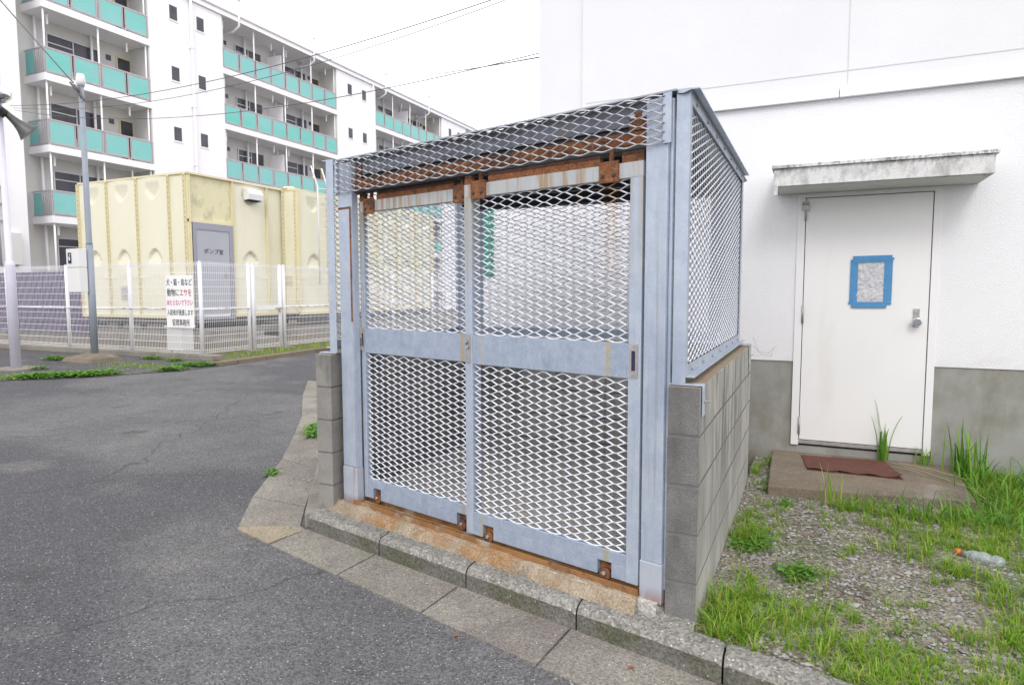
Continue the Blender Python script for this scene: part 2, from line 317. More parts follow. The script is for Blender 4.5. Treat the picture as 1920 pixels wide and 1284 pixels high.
def text_mesh(name, body, size, org, right, upv, m, parent, cx=True, squeeze=1.0, label=None):
    cu = bpy.data.curves.new(name, 'FONT'); cu.body = body; cu.size = size; cu.extrude = .0015
    cu.align_x = 'CENTER' if cx else 'LEFT'; cu.align_y = 'CENTER'; cu.offset = size*.004
    t = bpy.data.objects.new('tmp', cu); COL.objects.link(t); bpy.context.view_layer.update()
    dg = bpy.context.evaluated_depsgraph_get(); me = bpy.data.meshes.new_from_object(t.evaluated_get(dg))
    bpy.data.objects.remove(t)
    right, upv, org = Vector(right), Vector(upv), Vector(org); nrm = right.cross(upv)
    b = MB(); b.add([org+right*(v.co.x*squeeze)+upv*v.co.y+nrm*v.co.z for v in me.vertices], [tuple(p.vertices) for p in me.polygons])
    return b.build(name, m, parent, label)
def strands(b, org, U, V, N, W, H, LW=.1088, SW=.0337, w=.0063, t=.0026, ang=-48, ph=0):
    "expanded metal: zigzag strands in a W x H window from org along unit U, V; N is the outward normal"
    org, U, V, N = map(Vector, (org, U, V, N)); h = SW/2; a = math.radians(ang)
    cv = (V*math.cos(a)+N*math.sin(a))*(w/2); ct = (-V*math.sin(a)+N*math.cos(a))*(t/2)
    K = int(H/h)
    for k in range(K+1):
        pts = []; j = -1
        while (j-1)*LW/2 < W+LW:
            x = j*LW/2+ph; y = k*h+(h/2 if (j+k) % 2 == 0 else -h/2)
            pts += [(x-LW*.075, y), (x+LW*.075, y)]; j += 1
        q = []
        for i in range(len(pts)-1):       # clip to the window
            (x0, y0), (x1, y1) = pts[i], pts[i+1]
            if x1 <= 0 or x0 >= W: continue
            if x0 < 0: y0 += (y1-y0)*(0-x0)/(x1-x0); x0 = 0
            if x1 > W: y1 = y0+(y1-y0)*(W-x0)/(x1-x0); x1 = W
            if not q: q.append((x0, y0))
            q.append((x1, y1))
        q = [(x, min(max(y, 0), H)) for x, y in q]
        vs = []
        for x, y in q:
            p = org+U*x+V*y; vs += [p+cv+ct, p-cv+ct, p-cv-ct, p+cv-ct]
        fs = []
        for i in range(len(q)-1):
            for c in range(4): fs.append((i*4+c, i*4+(c+1) % 4, (i+1)*4+(c+1) % 4, (i+1)*4+c))
        b.add(vs, fs)
def lerp(a, b, t): return a+(b-a)*t

# ================================================================== ground
KF = lambda x: 2.55-.2415*(x+.88)            # kerb front edge (y) as a function of x
KB = lambda x: KF(x)+.118                    # kerb back edge
b = MB(); b.add([(-150,-60,.03),(150,-60,.03),(150,260,.03),(-150,260,.03)], [(0,1,2,3)])
b.build('road', 'asphalt', kind='structure')
# gravel lot to the right of the cage
def lotz(x, y):
    e = .004*math.sin(7*x+3)*math.cos(5*y)+.006*math.sin(2.3*x+1.1*y)
    return .118+e
b = MB()
nx, ny = 90, 60
def P(i, j):
    x = lerp(-.40, 9, (i/nx)**1.6); y = lerp(KB(x)-.01, 5.9, j/ny); return (x, y, lotz(x, y)+rng.normal(0, .0025))
b.grid(P, nx, ny, True); b.build('gravel_ground', 'gravel', kind='structure')
# kerb stones along the front
b = MB()
def kstone(x0, x1):
    prof = [(0,.03),(0,.118),(.012,.138),(.035,.147),(.112,.150),(.112,.03)]   # offset from front, z
    n = 16; rows = []
    for i in range(n+1):
        x = lerp(x0, x1, i/n); e = 0 if 0 < i < n else .009
        if i in (0, 1, n-1, n): x = (x0, x0+.016, 0, 0)[i] if i < 2 else (x1-.016 if i == n-1 else x1)
        rows += [(x, KF(x)+p[0]+(.007 if i in (0, n) and p[0] < .03 else 0)+(rng.normal(0,.0010) if 0 < p[0] < .1 else 0), p[1]+(rng.normal(0,.0009)-e if p[1] > .1 else 0)) for p in prof]
    m = len(prof)
    for k in range(m):
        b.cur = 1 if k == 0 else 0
        b.add([rows[i*m+q] for i in range(n+1) for q in (k, (k+1) % m)], [(i*2, i*2+1, i*2+3, i*2+2)[::-1] for i in range(n)])
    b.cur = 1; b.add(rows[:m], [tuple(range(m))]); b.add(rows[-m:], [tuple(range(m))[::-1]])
js = [-2.74, -2.11, -1.49, -.875, -.26, .355, .97, 1.585, 2.2, 2.815, 3.43, 4.05]
for a_, c_ in zip(js, js[1:]): kstone(a_+.004, c_-.004)
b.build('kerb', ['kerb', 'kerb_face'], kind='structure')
# gutter slabs in front of the kerb and round the corner
GO = lambda x: 2.20-.262*(x+.73)
b = MB()
jx = [-2.79, -2.17, -1.565, -.93, -.30, .33, .96, 1.59, 2.22, 2.85]
for a_, c_ in zip(jx, jx[1:]):
    a_ += .006; c_ -= .006
    b.prism([(a_, GO(a_)), (c_, GO(c_)), (c_+.03, KF(c_)-.002), (a_+.03, KF(a_)-.002)], .02, lambda p: .042 if p[1] > GO(p[0])+.1 else .036)
OUT = [(-3.18,2.88),(-3.55,3.35),(-4.12,4.22),(-4.75,5.05),(-5.34,5.8),(-6.42,7.0),(-7.4,8.2)]
INN = [(-2.83,3.03),(-3.06,3.33),(-3.62,4.10),(-4.25,4.95),(-4.9,5.75),(-6.0,6.95),(-7.0,8.15)]
for i in range(len(OUT)-1):
    b.cur = 0
    b.prism([OUT[i], (OUT[i+1][0]+.008, OUT[i+1][1]-.01), (INN[i+1][0]+.008, INN[i+1][1]-.01), INN[i]], .02, .040)
b.cur = 1
b.prism([(-2.798, GO(-2.798)), (-2.76, KF(-2.76)), (-2.83, 3.03), (-3.17, 2.875), (-3.15, 2.84)], .02, .041)
b.build('gutter', ['gutter', 'gutter_tan'], kind='structure')
# raised edging stones and rubble strip left of the cage
b = MB()
KL = [(-2.80,3.04),(-3.03,3.335),(-3.60,4.09),(-4.22,4.93),(-4.88,5.72),(-5.97,6.93)]
for p, q in zip(KL, KL[1:]):
    p, q = Vector((*p, 0)), Vector((*q, 0)); d = (q-p).normalized(); n = Vector((d.y, -d.x, 0))
    b.prism([tuple((p+d*.006)[:2]), tuple((q-d*.006)[:2]), tuple((q-d*.006+n*.12)[:2]), tuple((p+d*.006+n*.12)[:2])], .02, .125)
b.build('edging_kerb', 'old_conc', kind='structure', bevel=.012)
b = MB()
b.prism([(-2.72,3.05),(-2.92,3.33),(-3.50,4.10),(-4.12,4.95),(-4.78,5.76),(-5.85,6.95),(-5.0,8.6),(-2.0,8.6),(-2.0,5.7),(-2.72,5.7)], .02, .115)
b.build('pavement', 'gutter', kind='structure')
# floor slab of the cage and the rust-stained mortar in front of it
A = Vector((-2.6, 3.15, 0)); B_ = Vector((-.55, 2.62, 0)); U = (B_-A).normalized(); NN = Vector((U.y, -U.x, 0))
def F(s, d, z): return A+U*s+NN*d+Vector((0, 0, z))
b = MB(); b.prism([tuple(F(.0,.03,0)[:2]), tuple(F(2.13,.03,0)[:2]), (-.515, 4.85), (-2.61, 4.85)], .02, .2)
b.build('cage_floor', 'floor', kind='structure')
b = MB(); n = 46
def P(i, j):
    s = lerp(-.08, 2.05, i/n); fr = j/6
    p0 = F(s, .06, 0); x = p0.x; y = lerp(KB(x)-.012, p0.y+.05, fr) if KB(x) < p0.y else lerp(p0.y-.012, p0.y+.05, fr)
    z = lerp(.146, .206, min(1, fr*1.25)**.7)+rng.normal(0, .0022)*(0 if j == 0 else 1)
    return (x, y, z)
b.grid(P, n, 6, True); b.build('sill_mortar', 'rust_concrete', kind='structure')
b = MB()
def P(i, j):
    s = lerp(1.93, 2.30, i/14); fr = j/6; p0 = F(s, .06, 0); x = p0.x; y = lerp(KB(x)-.015, KB(x)+.11, fr)
    return (x, y, lerp(.145-.012*max(0, (1.99-s)/.06), (.203-.03*max(0, (2.0-s)/.07)) if s < 2.15 else .16, min(1, fr*1.4))+rng.normal(0, .004)*(j > 0))
b.grid(P, 14, 6, True); b.build('kerb_fill', 'kerb', kind='structure')

# ================================================================== refuse cage
GZ = 2.235
cage = empty('refuse_cage', (-1.55, 3.6, .2), 'galvanised steel mesh refuse cage with two sliding doors, between low block walls', 'garbage cage')
def fb(b, s0, s1, d0, d1, z0, z1): b.obox(F(s0, d0, z0), U*(s1-s0), NN*(d1-d0), (0, 0, z1-z0))
def post_left(b):
    fb(b, .022, .151, -.048, -.003, .42, GZ-.01)
    b.cur = 1; fb(b, .019, .154, -.050, 0, .19, .42); b.cur = 0
def post_right(b):
    fb(b, 2.040, 2.135, -.11, -.003, .36, GZ-.005)
    b.cur = 1; fb(b, 2.037, 2.138, -.113, 0, .19, .36); b.cur = 0
    fb(b, 2.1355, 2.150, -.10, -.02, .25, GZ-.01)
part('post', ['galv', 'galv_foot'], cage, post_left, .004)
part('post', ['galv', 'galv_foot'], cage, post_right, .004)
# door pocket channel beside the left post, rust line
part('post_cover', ['galv', 'rust'], cage, lambda b: (fb(b, .030, .149, -.0028, .0015, .43, 1.97), setattr(b, 'cur', 1), fb(b, .135, .149, .0017, .004, 1.30, 1.970), fb(b, .030, .1345, .0017, .004, 1.958, 1.970)), .001)
for x in (-2.59, -.53):
    part('post', 'galv', cage, lambda b: b.box(x-.05, x+.05, 4.70, 4.80, 1.05, 2.20), .004)
# roof: corrugated sheet on a frame
def roof(b):
    n = 150
    for lay in (0, 1):
        def P(i, j):
            s = lerp(-.05, 2.22, i/n); zz = GZ+.004+.004*math.sin(s*2*math.pi/.076)-lay*.002
            p = F(s, -.02, 0); x = p.x; return (x, lerp(p.y, 4.93, j), zz)
        b.grid(P, n, 1, True)
part('roof_sheet', 'roof', cage, roof)
part('roof_flashing', 'roof', cage, lambda b: fb(b, -.02, 2.165, -.040, -.004, GZ+.010, GZ+.018), .001)
part('fascia', 'fascia_shade', cage, lambda b: (fb(b, .0, 2.16, -.055, -.045, 2.15, GZ-.003), fb(b, 0, 2.16, -.10, -.056, 2.15, 2.158)), .002)
for y in (3.5, 4.1, 4.7): part('purlin', 'dark_steel', cage, lambda b: b.box(-2.6, -.52, y, y+.06, 2.13, 2.215))
def track(b):
    fb(b, .06, 2.038, -.075, -.030, 2.072, 2.124)
    b.cur = 1; fb(b, .06, 2.038, -.10, -.024, 2.050, 2.071); fb(b, .06, 2.038, -.080, -.060, 2.125, 2.149)  # dark strips paint the shadow gaps above and below the track
part('top_track', ['rust', 'dark_steel'], cage, track, .003)
part('gusset_plate', ['rust', 'galv'], cage, lambda b: (fb(b, 1.945, 2.05, -.044, -.038, 2.13, 2.20), setattr(b, 'cur', 1), b.tube([F(1.965,-.038,2.185), F(1.965,-.024,2.185)], .011, 10), b.tube([F(2.02,-.038,2.185), F(2.02,-.024,2.185)], .011, 10)))
part('gusset_plate', ['rust', 'galv'], cage, lambda b: (fb(b, .10, .20, -.044, -.038, 2.12, 2.20), setattr(b, 'cur', 1), b.tube([F(.14,-.038,2.175), F(.14,-.026,2.175)], .011, 10)))
part('fascia_mesh', 'strand_dark', cage, lambda b: strands(b, F(.025,.012,2.052), U, (0,0,1), NN, 2.10, .186, ph=.03))
part('fascia_edge', 'galv', cage, lambda b: fb(b, 2.118, 2.152, .003, .009, 2.05, 2.24))
part('fascia_edge', 'galv', cage, lambda b: fb(b, .012, .03, .003, .008, 2.05, 2.235))
# bottom rail
def brail(b):
    fb(b, .13, 2.035, -.115, .012, .196, .206); fb(b, .13, 2.035, .006, .012, .206, .232)
    fb(b, .13, 2.035, -.035, -.028, .206, .226); fb(b, .13, 2.035, -.09, -.083, .206, .226)
part('bottom_rail', 'rust_bright', cage, brail, .001)
# sliding doors
def make_door(s0, s1, d, lst, rst, name='sliding_door', extra=0):
    zb, zt = .240, 2.0
    def frame(b):
        t = .035; d0, d1 = d-t, d
        fb(b, s0, s0+lst, d0, d1, zb, zt-.063); fb(b, s1-rst, s1, d0, d1, zb, zt-.063)
        b.cur = 1; fb(b, s0, s1, d0, d1, zt-.063, zt); b.cur = 0
        b.cur = 2; fb(b, s0+lst, s1-rst, d0+.004, d1-.002, 1.115, 1.262)
        # bottom rail with wheel notches
        ra, rb = (s0+.145, s1-.165) if extra else (s0+.115, s1-.115)
        cuts = [(ra-.035, ra+.035), (rb-.035, rb+.035)]
        x = s0+lst
        fb(b, x, s1-rst, d0+.004, d1-.002, zb+.065, zb+.118)
        for c0, c1 in cuts: fb(b, x, c0, d0+.004, d1-.002, zb, zb+.065); x = c1
        fb(b, x, s1-rst, d0+.004, d1-.002, zb, zb+.065); b.cur = 0
    o = part(name, ['galv_door', 'galv_stain', 'galv_rail'], cage, frame, .002)
    W_ = s1-rst-s0-lst
    def msh(b):
        strands(b, F(s0+lst, d-.012, zb+.118), U, (0,0,1), NN, W_, 1.115-zb-.118)
        strands(b, F(s0+lst, d-.012, 1.262), U, (0,0,1), NN, W_, zt-.063-1.262)
    part('mesh_infill', 'strand_door', o, msh)
    for c in ((s0+.145, s1-.165) if extra else (s0+.115, s1-.115)):
        def roller(b):
            fb(b, c-.030, c+.030, d-.030, d-.022, zb-.005, zb+.062)
            b.cur = 0; b.tube([F(c, d-.020, zb+.005), F(c, d-.002, zb+.005)], .027, 18)
            b.cur = 1; b.tube([F(c, d-.002, zb+.012), F(c, d+.006, zb+.012)], .009, 8)
        part('roller', ['rust', 'steel'], o, roller)
    for c in ((s0+.10), (s1-.10 if not extra else s1-.155)):
        def hanger(b):
            fb(b, c-.046, c+.046, d+.001, d+.012, zt-.075, zt+.012)
            b.tube([F(c, d-.015, zt-.0), F(c, d-.015, zt+.075)], .011, 8)
            b.cur = 1
            for q in (-.026, .026): b.tube([F(c+q, d+.012, zt-.045), F(c+q, d+.019, zt-.045)], .009, 6)
        part('hanger', ['rust', 'dark_steel'], o, hanger, .002)
    def bar(b):
        segs = [(s0, s0+.045), (s0+.155, s1-.155-(.05 if extra else 0)), (s1-(.10 if extra else .045), s1)]
        for p, q in segs:
            b.cur = 0; fb(b, p, q, d-.03, d-.004, zt, zt+.030)
            b.cur = 1; fb(b, p, q, d-.032, d-.006, zt+.0305, zt+.045)  # upper strip of the bar, darker than the lower one
    part('top_bar', ['rust', 'bar_dark'], o, bar, .002)
    return o
dl = make_door(.152, 1.075, -.055, .034, .05)
dr = make_door(1.043, 2.028, -.006, .048, .058, extra=1)
def pull(b, s, d, z0, z1, hw=.019):
    fb(b, s-hw, s+hw, d, d+.004, z0, z1)
    b.cur = 1; fb(b, s-hw*.42, s+hw*.42, d+.004, d+.006, z0+.03, z1-.03)
    b.cur = 0
    for z in (z0+.012, z1-.012): b.tube([F(s, d+.004, z), F(s, d+.007, z)], .004, 8)
part('handle', ['steel', 'gap'], dr, lambda b: pull(b, 1.996, -.006, 1.12, 1.262))
part('handle', ['steel', 'gap'], dl, lambda b: pull(b, .169, -.055, 1.125, 1.262, .012))
def lock(b):
    fb(b, 1.05, 1.080, -.006, -.001, 1.12, 1.265)
    b.tube([F(1.056, .0, 1.225), F(1.056, .014, 1.225)], .011, 10); b.tube([F(1.066, .0, 1.20), F(1.066, .010, 1.20)], .009, 10)
    b.tube([F(1.045, .010, 1.225), F(1.072, .010, 1.225)], .004, 6)
part('lock', 'steel', dr, lock)
# side panels: frame, mesh, brackets clamped over the block walls
def side_panel(X, sgn, y0, y1, xin):
    "X plane, sgn +1 outward to +X"
    z0, z1 = 1.135, GZ+.02
    def frame(b):
        b.box(X-.052 if sgn > 0 else X, X if sgn > 0 else X+.052, y0, y0+.006, z0-.025, z1)       # flange facing front
        b.box(X-.006, X, y0+.006, y0+.05, z0, z1)
        b.box(X-.05, X, y1-.006, y1, z0, z1); b.box(X-.006, X, y1-.05, y1-.006, z0, z1)
        b.box(X-.006, X, y0+.05, y1-.05, z1-.05, z1-.006); b.box(X-.006, X+.034*sgn, y0+.006, y1, z1-.006, z1)
        b.box(X-.006, X, y0+.05, y1-.05, z0, z0+.045); b.box(X, X+.035*sgn, y0+.006, y1-.006, z0, z0+.006)
    o = part('side_panel', 'galv', cage, frame, .001)
    part('mesh_infill', 'strand', o, lambda b: strands(b, (X-.014, y0+.012, z0+.046), (0,1,0), (0,0,1), (sgn,0,0), y1-y0-.06, z1-z0-.1))
    def bolts(b):
        for i in range(7):
            y = lerp(y0+.15, y1-.15, i/6)
            for z in (z0+.022, z1-.03): part('bolt', 'steel', o, lambda b: b.tube([(X, y, z), (X+.008*sgn, y, z)], .008, 6))
    bolts(None)
    for y in (y0, y1-.05):
        def br(b):
            xo = -.386 if sgn > 0 else -2.732
            xi = -.515 if sgn > 0 else -2.61
            b.box(min(xi, xo), max(xi, xo), y, y+.05, 1.1035, 1.110)
            b.box(min(xo, xo+.006*sgn), max(xo, xo+.006*sgn), y, y+.05, .985, 1.110)
            b.cur = 1; b.tube([(xo, y+.03, 1.04), (xo+.030*sgn, y+.03, 1.042)], .003, 6); b.tube([(xo+.006*sgn, y+.03, 1.04), (xo+.012*sgn, y+.03, 1.04)], .008, 6)
        part('bracket', ['galv', 'steel'], o, br, .001)
    return o
side_panel(-.452, 1, 2.632, 4.74, 0)
side_panel(-2.655, -1, 3.14, 4.78, 0)
def rear(b):
    b.box(-2.52, -.60, 4.74, 4.746, 1.13, 1.19); b.box(-2.52, -.60, 4.70, 4.74, 1.13, 1.136)
    b.box(-2.54, -2.43, 4.74, 4.746, 1.19, 2.12); b.box(-.66, -.58, 4.74, 4.746, 1.19, 2.12); b.box(-2.54, -.58, 4.74, 4.746, 2.12, 2.18)
rp = part('rear_panel', 'galv', cage, rear, .001)
part('mesh_infill', 'strand', rp, lambda b: strands(b, (-.66, 4.732, 1.19), (-1,0,0), (0,0,1), (0,-1,0), 1.77, .93))

# ================================================================== block walls
def block_wall(label, x0, x1, y0, y1, axis, zb, zt=1.10, first=.39, side='block_side', face='block'):
    b = MB()
    nc = 5
    b.cur = 2; b.box(x0+.0022, x1-.0022, y0+.003, y1-.003, zb, zt-.006)
    for c in range(nc):
        zt_ = zt-c*.2; z0 = zt_-.194 if c < nc-1 else zb; z1 = zt_-(0 if c == 0 else .003)
        L0, L1 = (y0, y1) if axis == 'y' else (x0, x1); p = L0
        while p < L1-.01:
            q = min(p+.396, L1)
            if L1-q < .05: q = L1
            j = rng.normal(0, .0008)
            if axis == 'y': bx = (x0+j, x1+j, p+(.002 if p > L0 else 0), q-.003, z0+.002, z1)
            else: bx = (p+(.002 if p > L0 else 0), q-.003, y0+j, y1+j, z0+.002, z1)
            a, e, f, g, h, k = bx; st = len(b.f); b.box(*bx)
            for fi in range(6):     # 0 bottom 1 top 2 -y 3 +x 4 +y 5 -x
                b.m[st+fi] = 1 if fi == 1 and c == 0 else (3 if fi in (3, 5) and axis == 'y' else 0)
            p = q
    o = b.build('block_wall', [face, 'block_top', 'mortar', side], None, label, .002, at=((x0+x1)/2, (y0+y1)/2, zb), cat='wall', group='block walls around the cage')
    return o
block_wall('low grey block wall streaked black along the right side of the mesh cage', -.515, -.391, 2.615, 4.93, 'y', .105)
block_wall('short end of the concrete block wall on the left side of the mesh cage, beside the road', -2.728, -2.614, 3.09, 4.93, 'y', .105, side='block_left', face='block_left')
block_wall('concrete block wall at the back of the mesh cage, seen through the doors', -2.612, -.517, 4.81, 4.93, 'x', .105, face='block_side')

# ================================================================== white building
bld = empty('white_building', (1.0, 5.7, 0), 'large white rendered building with grey concrete plinth behind the mesh cage', 'building')
YW = 5.7
def wall(b):
    # main front with a door opening: left, right, above
    b.box(-1.92, -.130, YW, 9, .913, 2.95); b.box(.829, 9, YW, 9, .913, 2.95); b.box(-.130, .829, YW, 9, 2.228, 2.95)
    b.box(-.130, .829, YW+.12, 9, .20, 2.228)
    b.box(-3.02, -1.92, YW+.004, 8.9, .913, 2.93)
part('wall', 'render', bld, wall)
def upper(b):
    b.box(-1.92, 9, YW-.012, 9, 2.95, 9.0); b.box(-2.345, -1.92, YW+.02, 8.9, 2.93, 9.0)
part('upper_wall', 'upper', bld, upper)
def pl(b):
    b.box(-3.02, -.130, YW+.010, 9.0, -.05, .912); b.box(.829, 9, YW+.010, 9.0, -.05, .912); b.box(-.130, .829, YW+.012, 9, -.05, .232)
part('plinth', 'plinth', bld, pl)
part('ledge', 'trim', bld, lambda b: (b.box(-1.90, .128, YW-.042, YW-.013, 2.935, 3.0), b.box(.134, 9, YW-.045, YW-.013, 2.935, 3.012)), .002)
part('wall_joint', 'groove', bld, lambda b: (b.box(-1.88, 9, YW-.0145, YW-.010, 3.128, 3.136), b.box(.180, .188, YW-.0143, YW-.010, 3.02, 3.126), b.box(.180, .188, YW-.0143, YW-.010, 3.138, 9)))
def canopy(b):
    b.box(-.29, 1.05, 5.25, YW-.002, 2.238, 2.362)
    b.box(-.305, 1.068, 5.232, YW-.002, 2.364, 2.386)
    b.cur = 1; b.box(-.265, 1.0, 5.275, YW-.003, 2.234, 2.2375)
    b.cur = 0; b.box(-.29, -.262, 5.25, 5.274, 2.172, 2.2375)
part('canopy', ['canopy', 'soffit'], bld, canopy, .004)
def dframe(b):
    b.box(-.132, -.076, YW-.012, YW+.11, .240, 2.232); b.box(.782, .831, YW-.012, YW+.11, .240, 2.232)
    b.box(-.076, .782, YW-.012, YW+.11, 2.200, 2.232)
    b.cur = 1; b.box(-.076, .782, YW-.005, YW+.11, .252, .280)
    b.cur = 2; b.box(-.076, .782, YW+.06, YW+.115, .280, 2.20)
part('door_frame', ['door_frame', 'steel', 'gap'], bld, dframe, .0015)
dr2 = part('door', 'door', bld, lambda b: b.box(-.0705, .7765, YW-.004, YW+.04, .286, 2.1945), .0015)
def knob(b):
    b.box(.680, .722, YW-.010, YW-.0045, 1.205, 1.340)
    b.cur = 1; b.tube([(.702, YW-.010, 1.245), (.702, YW-.040, 1.245)], [.014, .012], 14, True); b.tube([(.702, YW-.038, 1.245), (.702, YW-.045, 1.245), (.702, YW-.062, 1.245), (.702, YW-.068, 1.245)], [.020, .032, .033, .026], 22)
    b.tube([(.701, YW-.010, 1.315), (.701, YW-.015, 1.315)], .011, 12)
part('handle', ['steel', 'chrome'], dr2, knob)
for z0, z1 in ((2.02, 2.17), (1.22, 1.36), (.33, .47)):
    def hg(b):
        b.tube([(-.073, YW-.016, z0), (-.073, YW-.016, z1)], .009, 10)
        if z0 > 2: b.box(-.098, -.05, YW-.03, YW-.0125, 2.10, 2.17); b.tube([(-.1, YW-.03, 2.15), (-.05, YW-.035, 2.15)], .008, 6)
    part('hinge', 'steel', dr2, hg)
# patched window: crumpled film held by blue tape
wx0, wx1, wz0, wz1 = .253, .535, 1.345, 1.742
def film(b):
    def P(i, j):
        x = lerp(wx0+.04, wx1-.035, i/16); z = lerp(wz0+.04, wz1-.04, j/20); return (x, YW-.0065-abs(rng.normal(0, .0025)), z)
    b.grid(P, 16, 20)
part('window_film', 'film', dr2, film)
def tape(b):
    y = YW-.0105
    b.box(wx0, wx0+.052, y-.001, y, wz0+.03, wz1-.03); b.box(wx1-.055, wx1, y-.0012, y-.0002, wz0+.045, wz1-.035)
    b.obox((wx0+.015, y-.0032, wz1-.055), (.262, 0, .003), (0, .0016, 0), (0, 0, .052)); b.obox((wx0-.006, y-.0032, wz0+.028), (.288, 0, -.003), (0, .0016, 0), (0, 0, .018))
    b.obox((wx0+.015, y-.0050, wz0), (.235, 0, 0), (0, .0016, 0), (0, 0, .045)); b.obox((wx0+.05, y-.0050, wz1-.035), (.24, 0, 0), (0, .0016, 0), (0, 0, .016))
part('tape', 'tape', dr2, tape)
# green sign on the corner of the ground floor
gs = empty('green_sign', (-2.88, 5.69, 1.9), 'narrow green upright sign with white marks on the white building, seen through the mesh', 'sign')
part('board', 'green_sign', gs, lambda b: b.box(-2.97, -2.805, 5.684, 5.700, 1.62, 2.40), .002)
part('marks', 'sign', gs, lambda b: [b.obox((-2.865, 5.6815, z), (.035, 0, .02*((i % 3)-1)), (0, .002, 0), (0, 0, .014)) for i, z in enumerate(np.arange(1.68, 2.36, .062))])
# concrete step, doormat
def step(b):
    b.prism([(-.240, 4.63), (.955, 4.80), (.985, YW+.009), (-.268, YW+.009)], .06, .178)
st = MB(); step(st); st.build('door_step', 'step', None, 'worn brown concrete step slab under the white door', .010, at=(.35, 5.0, .08), cat='step')
def mat_(b):
    def Q(u, v): # bilinear of the four corners
        a = Vector((.0, 5.15, 0)).lerp(Vector((.603, 5.14, 0)), u); c = Vector((-.047, 5.58, 0)).lerp(Vector((.53, 5.62, 0)), u); return a.lerp(c, v)
    n, m = 30, 12
    def P(i, j):
        p = Q(i/n, j/m); e = .010*max(0, 1-j/m*6)*(.5+.5*math.sin(i*.7)) + .022*max(0, (i/n-.93)/.07)*max(0, 1-j/m*2)+rng.normal(0, .0008)
        return (p.x, p.y, .187+e)
    b.grid(P, n, m, True)
    b.prism([tuple(Q(0,0)[:2]), tuple(Q(1,0)[:2]), tuple(Q(1,1)[:2]), tuple(Q(0,1)[:2])], .1785, .1835)
m_ = MB(); mat_(m_); m_.build('doormat', 'doormat', None, 'faded reddish brown doormat lying on the concrete step', at=(.3, 5.2, .22), cat='doormat')

# ================================================================== far side: island kerbs, soil, fence
b = MB(); b.prism([(-30,3.2),(-14,5.0),(-12.0,6.12),(-11.75,6.5),(-11.0,7.3),(-10.62,7.95),(-10.42,8.6),(-10.44,9.6),(-11.3,9.72),(-30,10.0)], .0, .045)
b.build('island_pavement', 'old_asphalt', kind='structure')
b = MB()
b.prism([(-30,10.02),(-11.32,9.74),(-10.46,9.62),(-10.50,10.4),(-10.75,12.2),(-10.95,14.5),(-10.95,40),(-34,40),(-34,10.1)], .0, .07)
b.build('tank_yard_ground', 'soil', kind='structure')
b = MB()
b.obox((-30,9.80,.0), (18.6,-.10,0), (0,.14,0), (0,0,.155))
b.prism([(-11.95,9.72),(-11.3,9.69),(-11.28,9.96),(-11.95,9.98)], .0, .150)
b.build('fence_kerb', 'old_conc', kind='structure', bevel=.015)
b = MB()
pts = [(-10.46,9.05),(-10.45,9.6),(-10.50,10.4),(-10.62,11.3),(-10.75,12.2),(-10.86,13.3),(-10.95,14.5),(-10.98,18),(-11,30)]
for p, q in zip(pts, pts[1:]):
    p, q = Vector((*p,0)), Vector((*q,0)); d = (q-p).normalized(); n_ = Vector((-d.y, d.x, 0))*.13
    b.prism([tuple((p+d*.01)[:2]), tuple((q-d*.01)[:2]), tuple((q+n_-d*.01)[:2]), tuple((p+n_+d*.01)[:2])], .0, .115)
b.build('yard_kerb', 'kerb_brown', kind='structure', bevel=.01)

fence = empty('mesh_fence', (-11.8, 9.9, .1), 'white welded mesh fence with round posts and a narrow gate, enclosing the yellow tank', 'fence')
def fpost(x, y, zb=.1, zt=2.10, r=.040):
    part('post', 'white_paint', fence, lambda b: (b.tube([(x,y,zb),(x,y,zt)], r, 12), b.tube([(x,y,zt),(x,y,zt+.02)], [r+.004, r*.6], 12)))
xs = [-11.8, -14.04, -16.30, -18.75, -21.1, -23.4, -25.7]
for x in xs: fpost(x, 9.9+.0*(x+11.8), .1)
ysR = [11.20, 11.32, 12.18, 12.30, 14.6, 16.9, 19.2, 21.5]
for y in ysR: fpost(-11.8, y)
def fpanel(p, q, name='mesh_panel', parent=None, zb=.18, zt=2.08, mid=True):
    p, q = Vector((*p, 0)), Vector((*q, 0)); d = q-p; Ln = d.length; d.normalize(); n_ = Vector((d.y, -d.x, 0))
    def fn(b):
        k = max(1, round(Ln/.05))
        for i in range(k):
            c = p+d*((i+.5)*Ln/k); b.obox(c+Vector((-.0022,-.0022,zb)), (.0044,0,0), (0,.0044,0), (0,0,zt-zb))
        hz = list(np.linspace(zb+.05, zt-.05, 13))
        for z in hz: b.obox(p+Vector((0,0,z-.0045))-n_*.004, d*Ln, n_*.008, (0,0,.009))
        # rolled top and bottom edges
        for z0 in (zt-.02, zb-.02):
            for dz, dn in ((0, .02), (.04, .0), (0, -.02)): b.tube([p+n_*dn+Vector((0,0,z0+dz)), q+n_*dn+Vector((0,0,z0+dz))], .0035, 5)
            for i in range(k):
                c = p+d*((i+.5)*Ln/k); b.tube([c+n_*.02+Vector((0,0,z0)), c+Vector((0,0,z0+.04)), c-n_*.02+Vector((0,0,z0))], .003, 4, False)
    o = part(name, 'wire_white', parent or fence, fn)
    if mid:
        m2 = part('middle_rail', 'white_chip', o if parent is None else parent, lambda b: b.tube([p+n_*.03+Vector((0,0,1.10)), q+n_*.03+Vector((0,0,1.095))], .017, 8))
    return o
for a_, c_ in zip(xs, xs[1:]): fpanel((c_, 9.9), (a_, 9.9))
fpanel((-11.8, 9.9), (-11.8, 11.2))
for y0, y1 in zip(ysR[3:], ysR[4:]): fpanel((-11.8, y0), (-11.8, y1))
